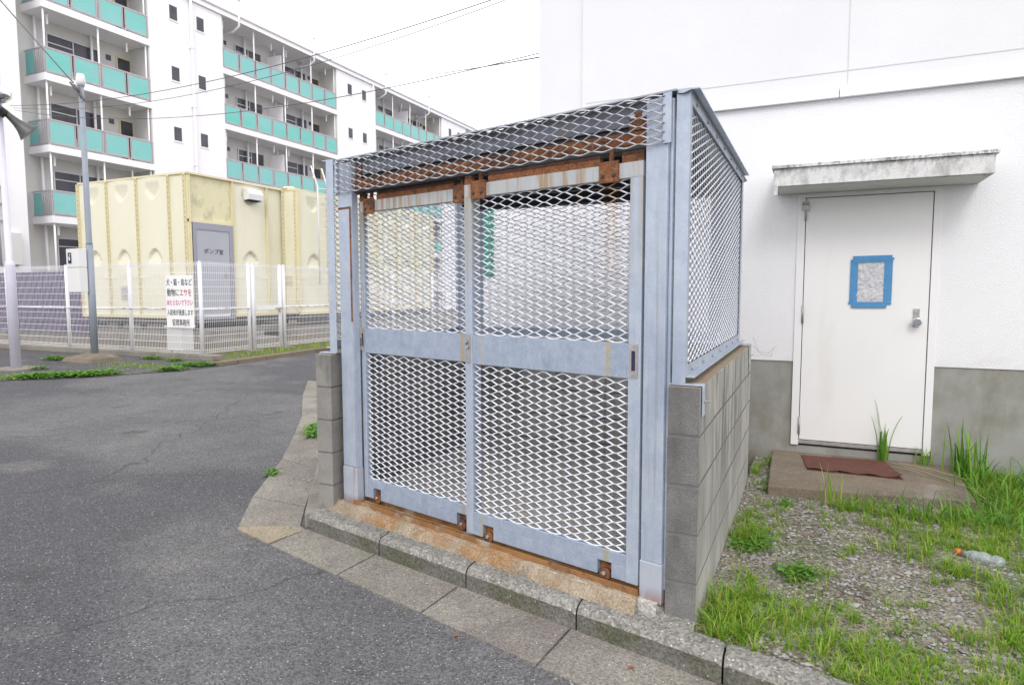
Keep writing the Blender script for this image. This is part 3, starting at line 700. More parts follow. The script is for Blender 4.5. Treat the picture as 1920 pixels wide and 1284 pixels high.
gate = part('gate', 'white_paint', fence, lambda b: (b.tube([(-11.8,11.37,.16),(-11.8,11.37,2.06)], .02, 8), b.tube([(-11.8,12.14,.16),(-11.8,12.14,2.06)], .02, 8), b.box(-11.79, -11.76, 11.4, 12.12, 1.05, 1.15)))
fpanel((-11.8, 11.39), (-11.8, 12.12), 'mesh_panel', gate, mid=False)
part('latch', 'steel', gate, lambda b: (b.box(-11.765, -11.74, 11.98, 12.22, 1.06, 1.085), b.box(-11.77,-11.735,12.08,12.12,.98,1.07)))
for y in (11.26, 12.24):
    b = MB(); b.box(-11.98, -11.62, y-.2, y+.2, .05, .125)
    b.build('post_footing', 'old_conc', None, 'small concrete footing under the white gate post '+('nearer the corner sign' if y < 12 else 'farther from the corner sign'), .012, at=(-11.8, y, .05), cat='footing', group='footings of the gate posts')
# warning sign on the fence
sg = empty('warning_sign', (-12.36, 9.85, 1.26), 'white board with black and red handwritten-style Japanese notice tied to the mesh fence', 'sign')
part('board', 'sign', sg, lambda b: b.box(-12.79, -11.945, 9.84, 9.848, .70, 1.82), .002)
for i, (t_, m__, sz, sq) in enumerate([('犬・猫・鳥など', 'black', .158, .72), ('動物に', 'black', .175, .72), ('エサを', 'red', .175, .72), ('あたえないで下さい', 'pink', .135, .66), ('入居者が迷惑します', 'black', .135, .66), ('管理事務所', 'black', .155, .70)]):
    z = [1.665, 1.445, 1.445, 1.23, 1.02, .80][i]; x = [-12.37, -12.56, -12.175, -12.365, -12.365, -12.35][i]
    text_mesh('lettering', t_, sz, (x, 9.838, z), (1,0,0), (0,0,1), m__, sg, squeeze=sq)
bb = MB(); bb.box(-11.87, -11.83, 12.42, 12.66, 1.60, 1.86); bb.build('gate_box', 'cream', None, 'small tan box hung on the fence just right of the gate', .005, at=(-11.85, 12.54, 1.6), cat='box')

# ================================================================== tank
tank = empty('water_tank', (-15.16, 12.4, .3), 'cream yellow panel water tank house with bolted ribs, behind the white mesh fence', 'water tank')
TB, TT = .80, 4.58
def emboss(u, z):
    "relief of a pressed panel: scooped lens shapes above and below"
    h = 0
    for cz, up_ in ((2.20, 1), (4.44, -1)):
        du = abs(u)/.27; dz = (z-cz)*up_
        if du < 1 and 0 <= dz < .42*math.sqrt(1-du*du): h -= .085*(dz/.42)**.7
        elif du < 1 and -.5 < dz < 0: h -= 0
    return h
def tpanel(o, d, nrm, W, parent, m='tank', plain=False, z0=TB, z1=TT):
    o, d, nrm = Vector(o), Vector(d), Vector(nrm); nu, nv = 28, 90
    def fn(b):
        def P(i, j):
            u = i/nu*W; z = lerp(z0, z1, j/nv); e = 0 if plain else emboss(u-W/2, z)
            if not plain: e += .035*math.sin(math.pi*i/nu)**.5*(1 if z > 1.9 else .7)
            if 1.83 < z < 1.90 and not plain: e = .03
            return o+d*u+nrm*e+Vector((0,0,z))
        b.grid(P, nu, nv, True)
    return part('panel', m, parent, fn)
def rib(x, y, d, nrm, z0=TB, z1=TT, wd=.052):
    d, nrm = Vector(d), Vector(nrm); o = Vector((x, y, 0))
    def fn(b):
        b.obox(o-d*wd/2+Vector((0,0,z0)), d*wd, nrm*.055, (0,0,z1-z0))
        b.obox(o-d*.008+nrm*.055+Vector((0,0,z0)), d*.016, nrm*.03, (0,0,z1-z0))
        b.cur = 1; z = z0+.08
        while z < z1: b.tube([o+d*.022+nrm*.055+Vector((0,0,z)), o+d*.022+nrm*.07+Vector((0,0,z))], .011, 6); z += .135
    return part('rib', ['tank_rib', 'bolt'], tank, fn)
TX = [-19.62, -18.35, -17.09, -15.81, -15.16]
for a_, c_ in zip(TX, TX[1:]): tpanel((a_, 12.4, 0), (1,0,0), (0,-1,0), c_-a_, tank, plain=(c_-a_ < 1))
for x in TX[:-1]: rib(x, 12.4, (1,0,0), (0,-1,0))
rib(-15.20, 12.4, (1,0,0), (0,-1,0), wd=.08)
rib(-15.16, 12.44, (0,1,0), (1,0,0), wd=.08)
tpanel((-15.16, 12.4, 0), (0,1,0), (1,0,0), 1.45, tank, 'tank_stain', True, 3.36, TT)
tpanel((-15.16, 13.85, 0), (0,1,0), (1,0,0), 1.30, tank)
tpanel((-15.16, 15.15, 0), (0,1,0), (1,0,0), .69, tank, plain=True)
for y in (13.87, 15.16): rib(-15.16, y, (0,1,0), (1,0,0), wd=.05)
_e = Each('flange', 'tank_rib', tank)
(lambda b: (b.box(-15.16, -15.10, 12.4, 13.85, 3.33, 3.40), b.box(-19.62, -15.16, 12.36, 12.40, TT, TT+.05), b.box(-15.16, -15.08, 12.36, 15.84, TT, TT+.05), b.box(-19.62,-15.16,12.33,12.40,TB-.05,TB+.03), b.box(-15.16,-15.09,13.85,15.84,TB-.05,TB+.03)))(_e)
part('roof', 'tank_rib', tank, lambda b: (b.box(-19.6, -15.17, 12.41, 23.7, TT-.03, TT+.02),))
part('back_wall', 'tank', tank, lambda b: (b.box(-19.62, -14.6, 23.66, 23.76, TB, TT), b.box(-19.64, -19.6, 12.42, 23.65, TB, TT)))
# second block, stepping forward
tpanel((-15.16, 15.84, 0), (1,0,0), (0,-1,0), .58, tank, plain=True)
tpanel((-14.58, 15.84, 0), (0,1,0), (1,0,0), 1.40, tank)
rib(-15.10, 15.84, (1,0,0), (0,-1,0), wd=.06); rib(-14.62, 15.84, (1,0,0), (0,-1,0), wd=.05); rib(-14.58, 15.88, (0,1,0), (1,0,0), wd=.08); rib(-14.58, 17.22, (0,1,0), (1,0,0), wd=.06)
for i in range(5): tpanel((-14.58, 17.24+1.3*i, 0), (0,1,0), (1,0,0), 1.3, tank); rib(-14.58, 18.54+1.3*i, (0,1,0), (1,0,0))
part('roof', 'tank_rib', tank, lambda b: (b.box(-15.16, -14.56, 15.82, 23.75, TT, TT+.06), b.tube([(-15.0,16.0,TT+.06),(-15.0,16.0,TT+.14)], [.22,.16], 16)))
part('rib', 'tank_rib', tank, lambda b: b.box(-14.58, -14.50, 15.84, 23.74, TB-.05, TB+.03))
td = part('door', ['tdoor'], tank, lambda b: b.box(-15.15, -15.105, 12.62, 13.70, .84, 3.14), .004)
part('door_frame', 'tdoor_frame', tank, lambda b: (b.box(-15.16, -15.09, 12.50, 12.615, .78, 3.33), b.box(-15.16, -15.09, 13.705, 13.83, .78, 3.33), b.box(-15.16, -15.09, 12.615, 13.705, 3.145, 3.33), b.box(-15.16,-15.06,12.50,13.83,.70,.78)), .003)
part('door_handle', 'steel', td, lambda b: (b.box(-15.105, -15.095, 13.52, 13.60, 1.80, 2.02), b.tube([(-15.09,13.56,1.93),(-15.05,13.56,1.93),(-15.05,13.45,1.93)], .012, 8)))
part('door_seam', 'gap', td, lambda b: b.box(-15.104, -15.1035, 12.64, 13.68, 1.80, 1.81))
text_mesh('lettering', 'ポンプ室', .15, (-15.102, 13.16, 2.56), (0,1,0), (0,0,1), 'black', td, squeeze=1.1)
def hood(b):
    V = [(-15.16,14.30,4.12),(-14.92,14.30,4.14),(-14.90,14.30,4.30),(-14.98,14.30,4.44),(-15.16,14.30,4.46)]
    b.add(V+[(x,14.82,z) for x,_,z in V], [(0,1,2,3,4),(9,8,7,6,5)]+[(i,i+5,(i+1)%5+5,(i+1)%5) for i in range(5)])
part('vent_hood', 'box_white', tank, hood)
part('vent_grille', 'gap', tank, lambda b: b.box(-15.14, -14.94, 14.33, 14.79, 4.108, 4.116))
def ladder(b):
    for y in (16.50, 16.98):
        b.tube([(-14.30,y,TB+.9),(-14.30,y,4.78),(-14.33,y,4.85),(-14.30,y-.28,5.35)], .024, 8)
        b.tube([(-14.30,y,4.3),(-14.55,y,4.3)], .014, 6); b.tube([(-14.30,y,2.2),(-14.55,y,2.2)], .014, 6)
    z = 1.8
    while z < 4.6: b.tube([(-14.30,16.50,z),(-14.30,16.98,z)], .011, 6); z += .33
    b.tube([(-14.30,16.98,4.72),(-14.30,17.35,4.80),(-14.55,17.4,4.80)], .014, 6); b.tube([(-14.30,16.5,4.70),(-14.30,16.98,4.75)], .014, 6)
part('ladder', 'white_paint', tank, ladder)
def base(b):
    b.box(-19.5, -15.2, 12.5, 12.75, .0, .42); b.box(-15.45, -15.2, 12.76, 19, .0, .45); b.box(-19.5, -15.2, 14, 18.8, .0, .30)
    b.cur = 1
    b.box(-19.55, -15.18, 12.45, 12.60, .56, .74); b.box(-15.32, -15.18, 12.61, 19, .56, .74); b.box(-14.75, -14.62, 15.9, 23.6, .50, .74)
    for x in np.arange(-19.3, -15.2, 1.0): b.box(x, x+.1, 12.46, 12.59, .42, .56)
    for y in np.arange(12.9, 19, 1.0): b.box(-15.3, -15.2, y, y+.1, .45, .56)
    b.cur = 0; b.box(-15.1, -13.9, 12.3, 14.2, .0, .22); b.box(-14.95, -14.3, 12.4, 14.1, .22, .44); b.box(-15.1,-14.6,15.8,23.7,.0,.40)
part('base', ['old_conc', 'dark_steel'], tank, base, .006)
part('louvre', 'alu', tank, lambda b: [b.box(-17.9, -17.55, 12.35, 12.365, 1.25+.06*i, 1.28+.06*i) for i in range(7)])
# grey pump cover box under the tank
b = MB(); b.box(-14.2, -13.7, 10.9, 11.25, .07, .62); b.box(-14.24, -13.66, 10.86, 11.29, .62, .66)
b.build('equipment_box', 'box_side', None, 'small pale grey equipment box on the ground behind the mesh fence', .01, at=(-13.95, 11.1, .07), cat='box')
# purple sheet wall behind the fence at far left
b = MB(); b.cur = 1; b.box(-27.5, -19.75, 13.2, 13.23, .15, 2.12); b.cur = 0
for x in np.arange(-27.4, -19.85, .155): b.box(x, x+.10, 13.16, 13.199, .15, 2.12)
b.box(-27.5, -19.75, 13.10, 13.15, .52, .57)
b.build('purple_shed_wall', ['purple', 'purple_light'], None, 'purple corrugated sheet wall behind the white mesh fence at the far left', at=(-23.5, 13.2, .1), cat='wall')

# ================================================================== poles, speaker, wires
gp = empty('utility_pole', (-13.74, 8.84, .03), 'blue-grey steel pole with a white meter box and a pale cap, on a concrete footing', 'pole')
part('shaft', 'pole_grey', gp, lambda b: (b.tube([(-13.74,8.84,.1),(-13.74,8.84,2.45)], .070, 18), b.tube([(-13.74,8.84,2.45),(-13.74,8.84,2.50),(-13.74,8.84,5.68)], [.070,.058,.050], 18)))
part('cap', 'box_white', gp, lambda b: b.tube([(-13.74,8.84,5.66),(-13.74,8.84,5.74),(-13.74,8.84,5.80),(-13.74,8.84,5.90)], [.065,.085,.085,.065], 18))
part('footing', 'step', gp, lambda b: b.add([(-14.1,8.35,.03),(-13.1,8.35,.03),(-13.1,9.05,.03),(-14.1,9.05,.03),(-14.05,8.4,.12),(-13.15,8.4,.12),(-13.15,9.0,.12),(-14.05,9.0,.12),(-13.85,8.7,.19),(-13.5,8.7,.19),(-13.5,8.95,.19),(-13.85,8.95,.19)], [(0,1,5,4),(1,2,6,5),(2,3,7,6),(3,0,4,7),(4,5,9,8),(5,6,10,9),(6,7,11,10),(7,4,8,11),(8,9,10,11)]))
mb = part('meter_box', ['box_white', 'box_side'], gp, lambda b: (b.box(-14.10, -13.70, 8.58, 8.75, 1.98, 2.36), b.box(-14.10, -13.70, 8.58, 8.75, 1.47, 1.97)), .006)
part('meter_window', ['gap', 'box_white'], mb, lambda b: (b.box(-14.03, -13.93, 8.570, 8.579, 2.06, 2.28), setattr(b, 'cur', 1), b.box(-14.0, -13.96, 8.566, 8.5695, 2.12, 2.20), b.box(-13.98,-13.95,8.566,8.5695,2.22,2.25)))
part('bracket', 'cable', gp, lambda b: (b.tube([(-13.95,8.76,5.74),(-13.75,8.76,5.55),(-13.55,8.72,5.38)], .022, 8), b.tube([(-13.66,8.76,5.6),(-13.52,8.7,5.42),(-13.42,8.68,5.30)], .018, 8), b.tube([(-13.8,8.74,5.66),(-13.62,8.74,5.52)], .03, 8)))
lp = empty('speaker_pole', (-13.45, 7.2, .03), 'pale lilac tapered pole at the left edge carrying the horn loudspeaker', 'pole')
part('shaft', 'pole_white', lp, lambda b: (b.tube([(-13.50,7.2,.06),(-13.50,7.2,1.96),(-13.50,7.2,2.02),(-13.51,7.2,2.04),(-13.54,7.2,6.5)], [.086,.080,.076,.055,.042], 22)))
part('footing', 'old_conc', lp, lambda b: b.tube([(-13.45,7.2,.03),(-13.45,7.2,.075)], [.36,.33], 14))
hs = empty('loudspeaker', (-13.45, 7.2, 4.6), 'grey horn loudspeaker pointing down and right from the lilac pole', 'loudspeaker')
def horn(b):
    ax = Vector((.30, .62, -.66)).normalized(); o = Vector((-13.36, 7.18, 4.72)); K = .80
    b.tube([o+ax*t*K for t in (0,.14,.30,.44,.55,.60,.612)], [r*K for r in (.065,.072,.095,.14,.20,.235,.240)], 28, False)
    b.tube([o+ax*t*K for t in (.612,.60,.55,.44,.30,.1)], [r*K for r in (.236,.228,.19,.13,.085,.04)], 28, True)
part('horn', 'horn', hs, horn)
part('driver', 'horn_dark', hs, lambda b: (b.tube([(-13.47,6.95,4.86),(-13.34,7.20,4.66)], [.095,.08], 14), b.tube([(-13.50,6.88,4.92),(-13.47,6.95,4.86)], [.06,.095], 14), b.tube([(-13.5,7.2,4.70),(-13.38,7.1,4.76),(-13.25,7.1,4.72)], .03, 8), b.tube([(-13.4,7.05,4.6),(-13.36,7.0,4.45),(-13.28,7.0,4.48),(-13.2,7.05,4.6)], .006, 5)))
gm = MB(); gm.tube([(-13.50,7.18,4.90),(-13.50,7.18,4.98),(-13.50,7.18,5.08),(-13.50,7.18,5.16),(-13.50,7.18,5.20)], [.10,.19,.20,.13,.03], 24)
gm.build('pole_lamp', 'chrome', None, 'shiny chrome dome lamp on the lilac pole above the loudspeaker, cut by the left edge', at=(-13.5, 7.18, 4.9), cat='lamp')
def wire(p, q, sag, r, label):
    p, q = Vector(p), Vector(q); b = MB()
    b.tube([p.lerp(q, i/40)-Vector((0,0,sag*4*(i/40)*(1-i/40))) for i in range(41)], r, 6)
    b.build('overhead_wire', 'cable', None, label, at=p, cat='wire', group='overhead wires')
wire((-13.85, 8.76, 5.72), (-26.5, 10.9, 15.0), .05, .014, 'thick black wire rising from the grey pole towards the top left corner')
wire((-13.30, 7.25, 4.83), (-2.34, 5.71, 4.25), .28, .0045, 'upper of two close wires rising from the lilac pole past the top edge')
wire((-13.28, 7.3, 4.80), (-2.34, 5.715, 4.22), .36, .0035, 'lower of two close wires rising from the lilac pole past the top edge')
wire((-13.26, 7.3, 4.76), (-2.345, 5.74, 3.65), .34, .004, 'lowest wire running from the lilac pole to the corner of the white building')
wire((-26.3, 35.2, 15.2), (-2.346, 5.76, 3.62), .2, .006, 'thin wire from the far apartment roof to the corner of the white building')

# ================================================================== apartment building
ap = empty('apartment_building', (-26.4, 24, 0), 'long white five-storey apartment block with teal balcony panels', 'building')
XF, XB = -26.4, -27.7
FL = [1.45, 4.10, 6.75, 9.40, 12.05]           # underside of each balcony slab
SEC = [(15.65, 20.05, 4), (23.95, 32.38, 8), (36.20, 44.63, 8), (48.5, 56.9, 8)]
def awall(b):
    b.box(-38, XB, -10, 90, .0, 14.75)
    for y0, y1 in ((-10, 14.78), (20.05, 23.95), (32.38, 36.20), (44.63, 48.5), (56.9, 90)): b.box(XB, XF, y0, y1, .0, 14.75)
part('wall', 'apt', ap, awall)
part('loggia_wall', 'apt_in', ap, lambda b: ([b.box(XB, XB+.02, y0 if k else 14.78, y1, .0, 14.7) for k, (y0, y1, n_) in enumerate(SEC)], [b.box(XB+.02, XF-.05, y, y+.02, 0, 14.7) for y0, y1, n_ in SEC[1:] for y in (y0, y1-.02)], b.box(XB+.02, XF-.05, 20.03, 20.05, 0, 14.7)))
part('roof_edge', 'apt', ap, lambda b: (b.box(-38, XF+.10, -10, 90, 14.76, 15.02), b.box(-38, XF+.02, -10, 90, 15.02, 15.10)))
part('parapet_line', 'rail', ap, lambda b: (b.tube([(XF-.1,-10,15.17),(XF-.1,90,15.17)], .02, 5), b.box(XF+.10, XF+.14, -10, 90, 14.98, 15.04)))
def aslab(y0, y1, z, k):
    def fn(b): b.box(XB+.02, XF, y0+(.001), y1, z, z+.27)
    return part('balcony_slab', 'apt', ap, fn)
for k, (y0, y1, n_) in enumerate(SEC):
    for z in FL:
        aslab(y0, y1, z, k)
def rail_run(y0, y1, n_, z):
    def fn(b):
        b.box(XF-.08, XF-.03, y0+.03, y1-.03, z+1.20, z+1.25); b.box(XF-.07, XF-.04, y0+.03, y1-.03, z+.33, z+.36)
        st = (y1-y0)/n_
        for i in range(n_+1):
            y = y0+i*st
            for dy in ((-.07, .04) if 0 < i < n_ else ((.03,) if i == 0 else (-.07,))): b.box(XF-.075, XF-.035, y+dy, y+dy+.03, z+.27, z+1.2)
    o = part('balcony_railing', 'rail', ap, fn)
    st = (y1-y0)/n_
    for i in range(n_):
        part('panel', 'teal', o, lambda b: b.box(XF-.060, XF-.045, y0+i*st+.11, y0+(i+1)*st-.11, z+.40, z+1.16))
        part('panel_frame', 'rail', o, lambda b: (b.box(XF-.064, XF-.042, y0+i*st+.085, y0+i*st+.109, z+.37, z+1.19), b.box(XF-.064, XF-.042, y0+(i+1)*st-.109, y0+(i+1)*st-.085, z+.37, z+1.19), b.box(XF-.064, XF-.042, y0+i*st+.1085, y0+(i+1)*st-.1085, z+.37, z+.399), b.box(XF-.064, XF-.042, y0+i*st+.1085, y0+(i+1)*st-.1085, z+1.161, z+1.19)))
    return o
for k, (y0, y1, n_) in enumerate(SEC[:3]):
    for z in FL[1:]:
        o = rail_run(y0, y1, n_, z)
        if k == 0:      # the end return of the corner balcony
            part('end_railing', ['rail', 'teal'], o, lambda b: (b.box(XB+.05, XF-.06, y0+.04, y0+.08, z+1.20, z+1.25), b.box(XB+.05, XF-.06, y0+.045, y0+.075, z+.33, z+.36), [b.box(x, x+.025, y0+.045, y0+.07, z+.3, z+1.2) for x in np.arange(XF-.62, XF-.08, .11)], setattr(b, 'cur', 1), b.box(XB+.10, XF-.72, y0+.05, y0+.065, z+.38, z+1.17)))
for k, (y0, y1, n_) in enumerate(SEC[:3]):
    st = 2*(y1-y0)/n_
    def ps(b):
        for i in range(int((y1-y0)/st+.01)+1):
            y = min(max(y0+i*st, y0+.12), y1-.12)
            for zi, z in enumerate(FL): part('balcony_post', 'apt', ap, lambda b: b.tube([(XF-.12, y, z+.27), (XF-.12, y, (FL+[14.76])[zi+1])], .035, 8))
        for i in range(int((y1-y0)/st+.01)):
            y = y0+(i+.5)*st
            for zi, z in enumerate(FL):
                part('down_pipe', 'apt', ap, lambda b: b.tube([(XB+.16, y-st*.32, z+.27), (XB+.16, y-st*.32, (FL+[14.76])[zi+1])], .05, 8))
    ps(None)
def window(y0, y1, z0, z1, x=XB+.02, cream=False, mull=True, panes=True):
    f = part('window', 'cream' if cream else 'alu', ap, lambda b: (b.box(x, x+.06, y0-.05, y0, z0-.05, z1+.05), b.box(x, x+.06, y1, y1+.05, z0-.05, z1+.05), b.box(x, x+.06, y0, y1, z1, z1+.05), b.box(x, x+.06, y0, y1, z0-.05, z0),
        b.box(x+.012, x+.045, (y0+y1)/2-.02, (y0+y1)/2+.02, z0, z1) if mull else None, b.box(x+.012, x+.045, y0, (y0+y1)/2-.02, z1-.32, z1-.28) if mull else None))
    part('pane', 'glass', f, lambda b: b.box(x, x+.010, y0, y1, z0, z1))
    return f
for z in FL:
    window(16.55, 18.55, z+.95, z+2.15)
    window(19.42, 20.0 if z else 20, z+.27, z+2.15, cream=True, mull=False)
    for k in (1, 2):
        o_ = SEC[k][0]-23.95
        if k == 2 and z < 2: continue
        window(25.90+o_, 27.60+o_, z+1.05, z+2.15); window(29.35+o_, 31.05+o_, z+.95, z+2.15)
        if k == 1 or z > 3: window(31.62+o_, 32.2+o_, z+.27, z+2.1, cream=True, mull=False)
def vents(b):
    for z in FL:
        for y in (19.05, 15.2+.0): b.box(XB+.02, XB+.04, y-.12, y+.10, z+1.92, z+2.14)
        for o_ in (0, 12.25):
            for y in (25.25, 28.6, 31.4): b.box(XB+.02, XB+.04, y+o_-.1, y+o_+.1, z+1.95, z+2.15)
vents(Each('wall_vent', 'glass', ap))
def parts_(b):
    for z in FL:
        for y in (28.16, 40.41):
            b.box(XB+.02, XF-.30, y-.02, y+.02, z+.27, z+2.2)
parts_(Each('balcony_divider', 'apt', ap))
def hooks(b):
    for zi, z in enumerate(FL):
        zt = (FL+[14.76])[zi+1]
        for y in (16.1, 19.3, 24.4, 27.6, 28.7, 31.9, 36.6, 39.9, 41.0, 44.2):
            part('clothes_hook', 'apt', ap, lambda b: (b.box(XF-.55, XF-.35, y, y+.03, zt-.0598, zt-.02), b.box(XF-.48, XF-.45, y-.02, y+.05, zt-.42, zt-.06)))
hooks(None)
for z in FL:
    for o_ in (0, 12.30, 24.6):
        for (a_, c_) in ((21.08, 21.48), (22.50, 22.90)):
            if z < 4 or (o_ > 10 and z < 9) : continue
            zz = z+1.53
            f = part('stair_window', 'apt', ap, lambda b: (b.box(XF, XF+.03, a_-.05+o_, c_+.05+o_, zz-.07, zz-.02), b.box(XF, XF+.012, a_-.04+o_, a_+o_, zz-.02, zz+.62), b.box(XF, XF+.012, c_+o_, c_+.04+o_, zz-.02, zz+.62)))
            part('pane', 'glass', f, lambda b: b.box(XF-.0, XF+.006, a_+o_, c_+o_, zz, zz+.6))
part('drain_pipe', 'apt', ap, lambda b: (b.tube([(XF+.10, 22.13, .2), (XF+.10, 22.13, 15.0)], .06, 10), [b.box(XF, XF+.18, 22.05, 22.21, z, z+.04) for z in np.arange(2, 15, 2.65)]))
part('drain_pipe', 'apt', ap, lambda b: b.tube([(XF+.05,35.9,.2),(XF+.05,35.9,14.9)], .05, 8))
def vp(b):
    for y in (24.9, 30.3, 37.2, 42.6):
        b.tube([(XF+.14, y, 15.75), (XF+.14, y, 14.55), (XF-.3, y+.02, 14.35), (XB+.1, y-.1, 14.3)], .055, 8)
        b.tube([(XF+.14, y, 15.75), (XF+.14, y, 15.85)], .10, 8)
part('vent_pipe', 'apt', ap, vp)
(lambda b: (b.tube([(XF+.08,13.75,2.4),(XF+.08,13.75,5.2)], .05, 8), b.tube([(XF+.08,13.95,3.6),(XF+.08,13.95,5.4)], .03, 8), [b.box(XF,XF+.1,13.6,14.0,z,z+.05) for z in (4.0,4.6,5.2)]))(Each('wall_pipe', 'alu', ap))
part('wall_box', 'box_side', ap, lambda b: b.box(XF, XF+.25, 13.95, 14.40, 2.45, 3.60), .01)

# ================================================================== vegetation
def blades(name, pts, hmin, hmax, wd, m, bend=.6, seg=3, label=None, kind='stuff', cat=None, at=None, dry=.16, group=None):
    "pts: list of (x,y,z,scale)"
    V = []; Fc = []; T = []
    for (x, y, z, s, *aa) in pts:
        h = rng.uniform(hmin, hmax)*s; a = aa[0] if aa else rng.uniform(0, 2*math.pi); lean = rng.uniform(.1, 1)*bend
        w_ = wd*rng.uniform(.7, 1.3)*(.6+.4*s); dx, dy = math.cos(a), math.sin(a); px_, py_ = -dy, dx; k = len(V); tint = rng.beta(2, 2.4) if rng.random() > dry else rng.uniform(.85, 1)
        for i in range(seg+1):
            t = i/seg; r = h*lean*t*t*.8; zz = h*(t-.42*min(lean, 1.6)*t*t*t)
            ww = w_*(1-t)**.6*.5 if i else w_*.35
            cx, cy = x+dx*r, y+dy*r
            if i < seg: V += [(cx-px_*ww, cy-py_*ww, z+zz), (cx+px_*ww, cy+py_*ww, z+zz)]
            else: V.append((cx, cy, z+zz))
        for i in range(seg-1): Fc.append((k+2*i, k+2*i+1, k+2*i+3, k+2*i+2)); T.append(tint)
        Fc.append((k+2*(seg-1), k+2*(seg-1)+1, k+2*seg)); T.append(tint)
    me = bpy.data.meshes.new(name); o_ = np.array(at if at is not None else (0,0,0), float)
    me.from_pydata((np.array(V)-o_).tolist(), [], Fc); me.materials.append(MT[m])
    at_ = me.attributes.new('tint', 'FLOAT', 'FACE'); at_.data.foreach_set('value', T)
    o = bpy.data.objects.new(name, me); COL.objects.link(o); o.location = o_
    return tag(o, label, cat, group, kind)
NF = {}
def vnoise(x, y, s, seed=0):
    x, y = x*s, y*s; i, j = math.floor(x), math.floor(y); fx, fy = x-i, y-j; fx = fx*fx*(3-2*fx); fy = fy*fy*(3-2*fy)
    def g(a, b_):
        if (a, b_, seed) not in NF: NF[(a, b_, seed)] = random.random()
        return NF[(a, b_, seed)]
    return lerp(lerp(g(i, j), g(i+1, j), fx), lerp(g(i, j+1), g(i+1, j+1), fx), fy)
def dens(x, y):
    d = 0
    right = 1/(1+math.exp(-(x-(.62+.35*(y-3.5)*.3))*7)); d += right*1.25
    d += 1.3*math.exp(-((x+.28)/.13)**2-((y-2.92)/.26)**2)          # tuft at the wall corner
    d += 1.0*math.exp(-((x+.0)/.34)**2-((y-2.70)/.14)**2)           # along the kerb
    d += .60*math.exp(-((x-.45)/.30)**2-((y-2.72)/.25)**2)
    d += .45*math.exp(-((x+.27)/.12)**2-((y-3.9)/.8)**2)            # foot of the block wall
    d += .45*math.exp(-((y-4.50)/.10)**2)*(x > .1)
    n_ = vnoise(x, y, 3.2, 1)*.55+vnoise(x, y, 8, 2)*.45
    d = d*max(0, 2.5*n_-.48)+max(0, n_-.58)*1.1+.32*math.exp(-((y-KB(x)-.25)/.25)**2)*max(0, 2*n_-.6)
    return d
pts = []; fl = []
def clear(x, y): return not (-.25 < x < .97 and y > 4.62+.14*x)
n_t = 0
while n_t < 4200:           # tufts: blades fanning out of one root
    x = rng.uniform(-.38, 3.0); y = rng.uniform(KB(x)+.01, 5.66)
    if not clear(x, y) or rng.random() > dens(x, y)*(.75 if x < 1.7 else .5): continue
    n_t += 1; sc_ = .5+.9*vnoise(x, y, 2.2, 5)*(1.2 if x > .7 else 1)+(.40 if (x < -.1 and y < 3.2) else 0)
    r_ = rng.uniform(.012, .04)
    for _ in range(int(rng.uniform(10, 36))):
        a = rng.uniform(0, 6.283); q = abs(rng.normal(0, r_)); px_, py_ = x+math.cos(a)*q, y+math.sin(a)*q
        if px_ > -.385 and clear(px_, py_) and py_ > KB(px_): pts.append((px_, py_, lotz(px_, py_)-.004, sc_*rng.uniform(.6, 1.15), a+rng.normal(0, .5)))
for _ in range(26000):       # short scattered growth
    x = rng.uniform(-.38, 2.2); y = rng.uniform(KB(x)+.01, 5.66)
    if clear(x, y) and rng.random() < .10+dens(x, y)*.6: pts.append((x, y, lotz(x, y)-.003, rng.uniform(.2, .55), rng.uniform(0, 6.283)))
blades('grass', pts, .035, .10, .0044, 'grass', 1.5)
# long coarse grass by the building, right of the step
pts = []
while len(pts) < 1700:
    x = rng.uniform(.85, 3.2); y = rng.uniform(4.55, 5.66)
    if x < .98 and y > 4.5 and rng.random() < .85: continue
    pts.append((x, y, .10, rng.uniform(.6, 1.25)))
for i in range(230): pts.append((rng.uniform(0, 1)**.6*.95+.15, rng.normal(4.52, .07), .10, rng.uniform(.35, .95)))
blades('long_grass', pts, .12, .30, .0115, 'leaf', 1.5, 6)
def tuft(cx, cy, z, n_, r, h0, h1, wd, label, m='leaf', bend=.5):
    p = [(cx+rng.normal(0, r), cy+rng.normal(0, r), z, 1) for _ in range(n_)]
    return blades('grass_tuft', p, h0, h1, wd, m, bend, 6, label, None, 'grass tuft', (cx, cy, z), group='tall grass tufts by the white building')
tuft(.52, 5.655, .178, 16, .022, .16, .52, .016, 'tall coarse grass tuft growing from the crack at the right end of the doormat')
tuft(.80, 5.65, .178, 26, .03, .08, .20, .009, 'short dry grass tuft at the foot of the door frame', 'grass', .8)
tuft(1.02, 5.45, .11, 46, .06, .25, .50, .018, 'tall dark grass clump against the grey plinth right of the step')
tuft(1.62, 5.5, .11, 30, .06, .25, .45, .018, 'tall grass clump against the grey plinth at the right edge')
tuft(.15, 4.54, .10, 14, .05, .15, .34, .010, 'thin upright grass tuft in front of the step, left of its middle', 'grass', .5)
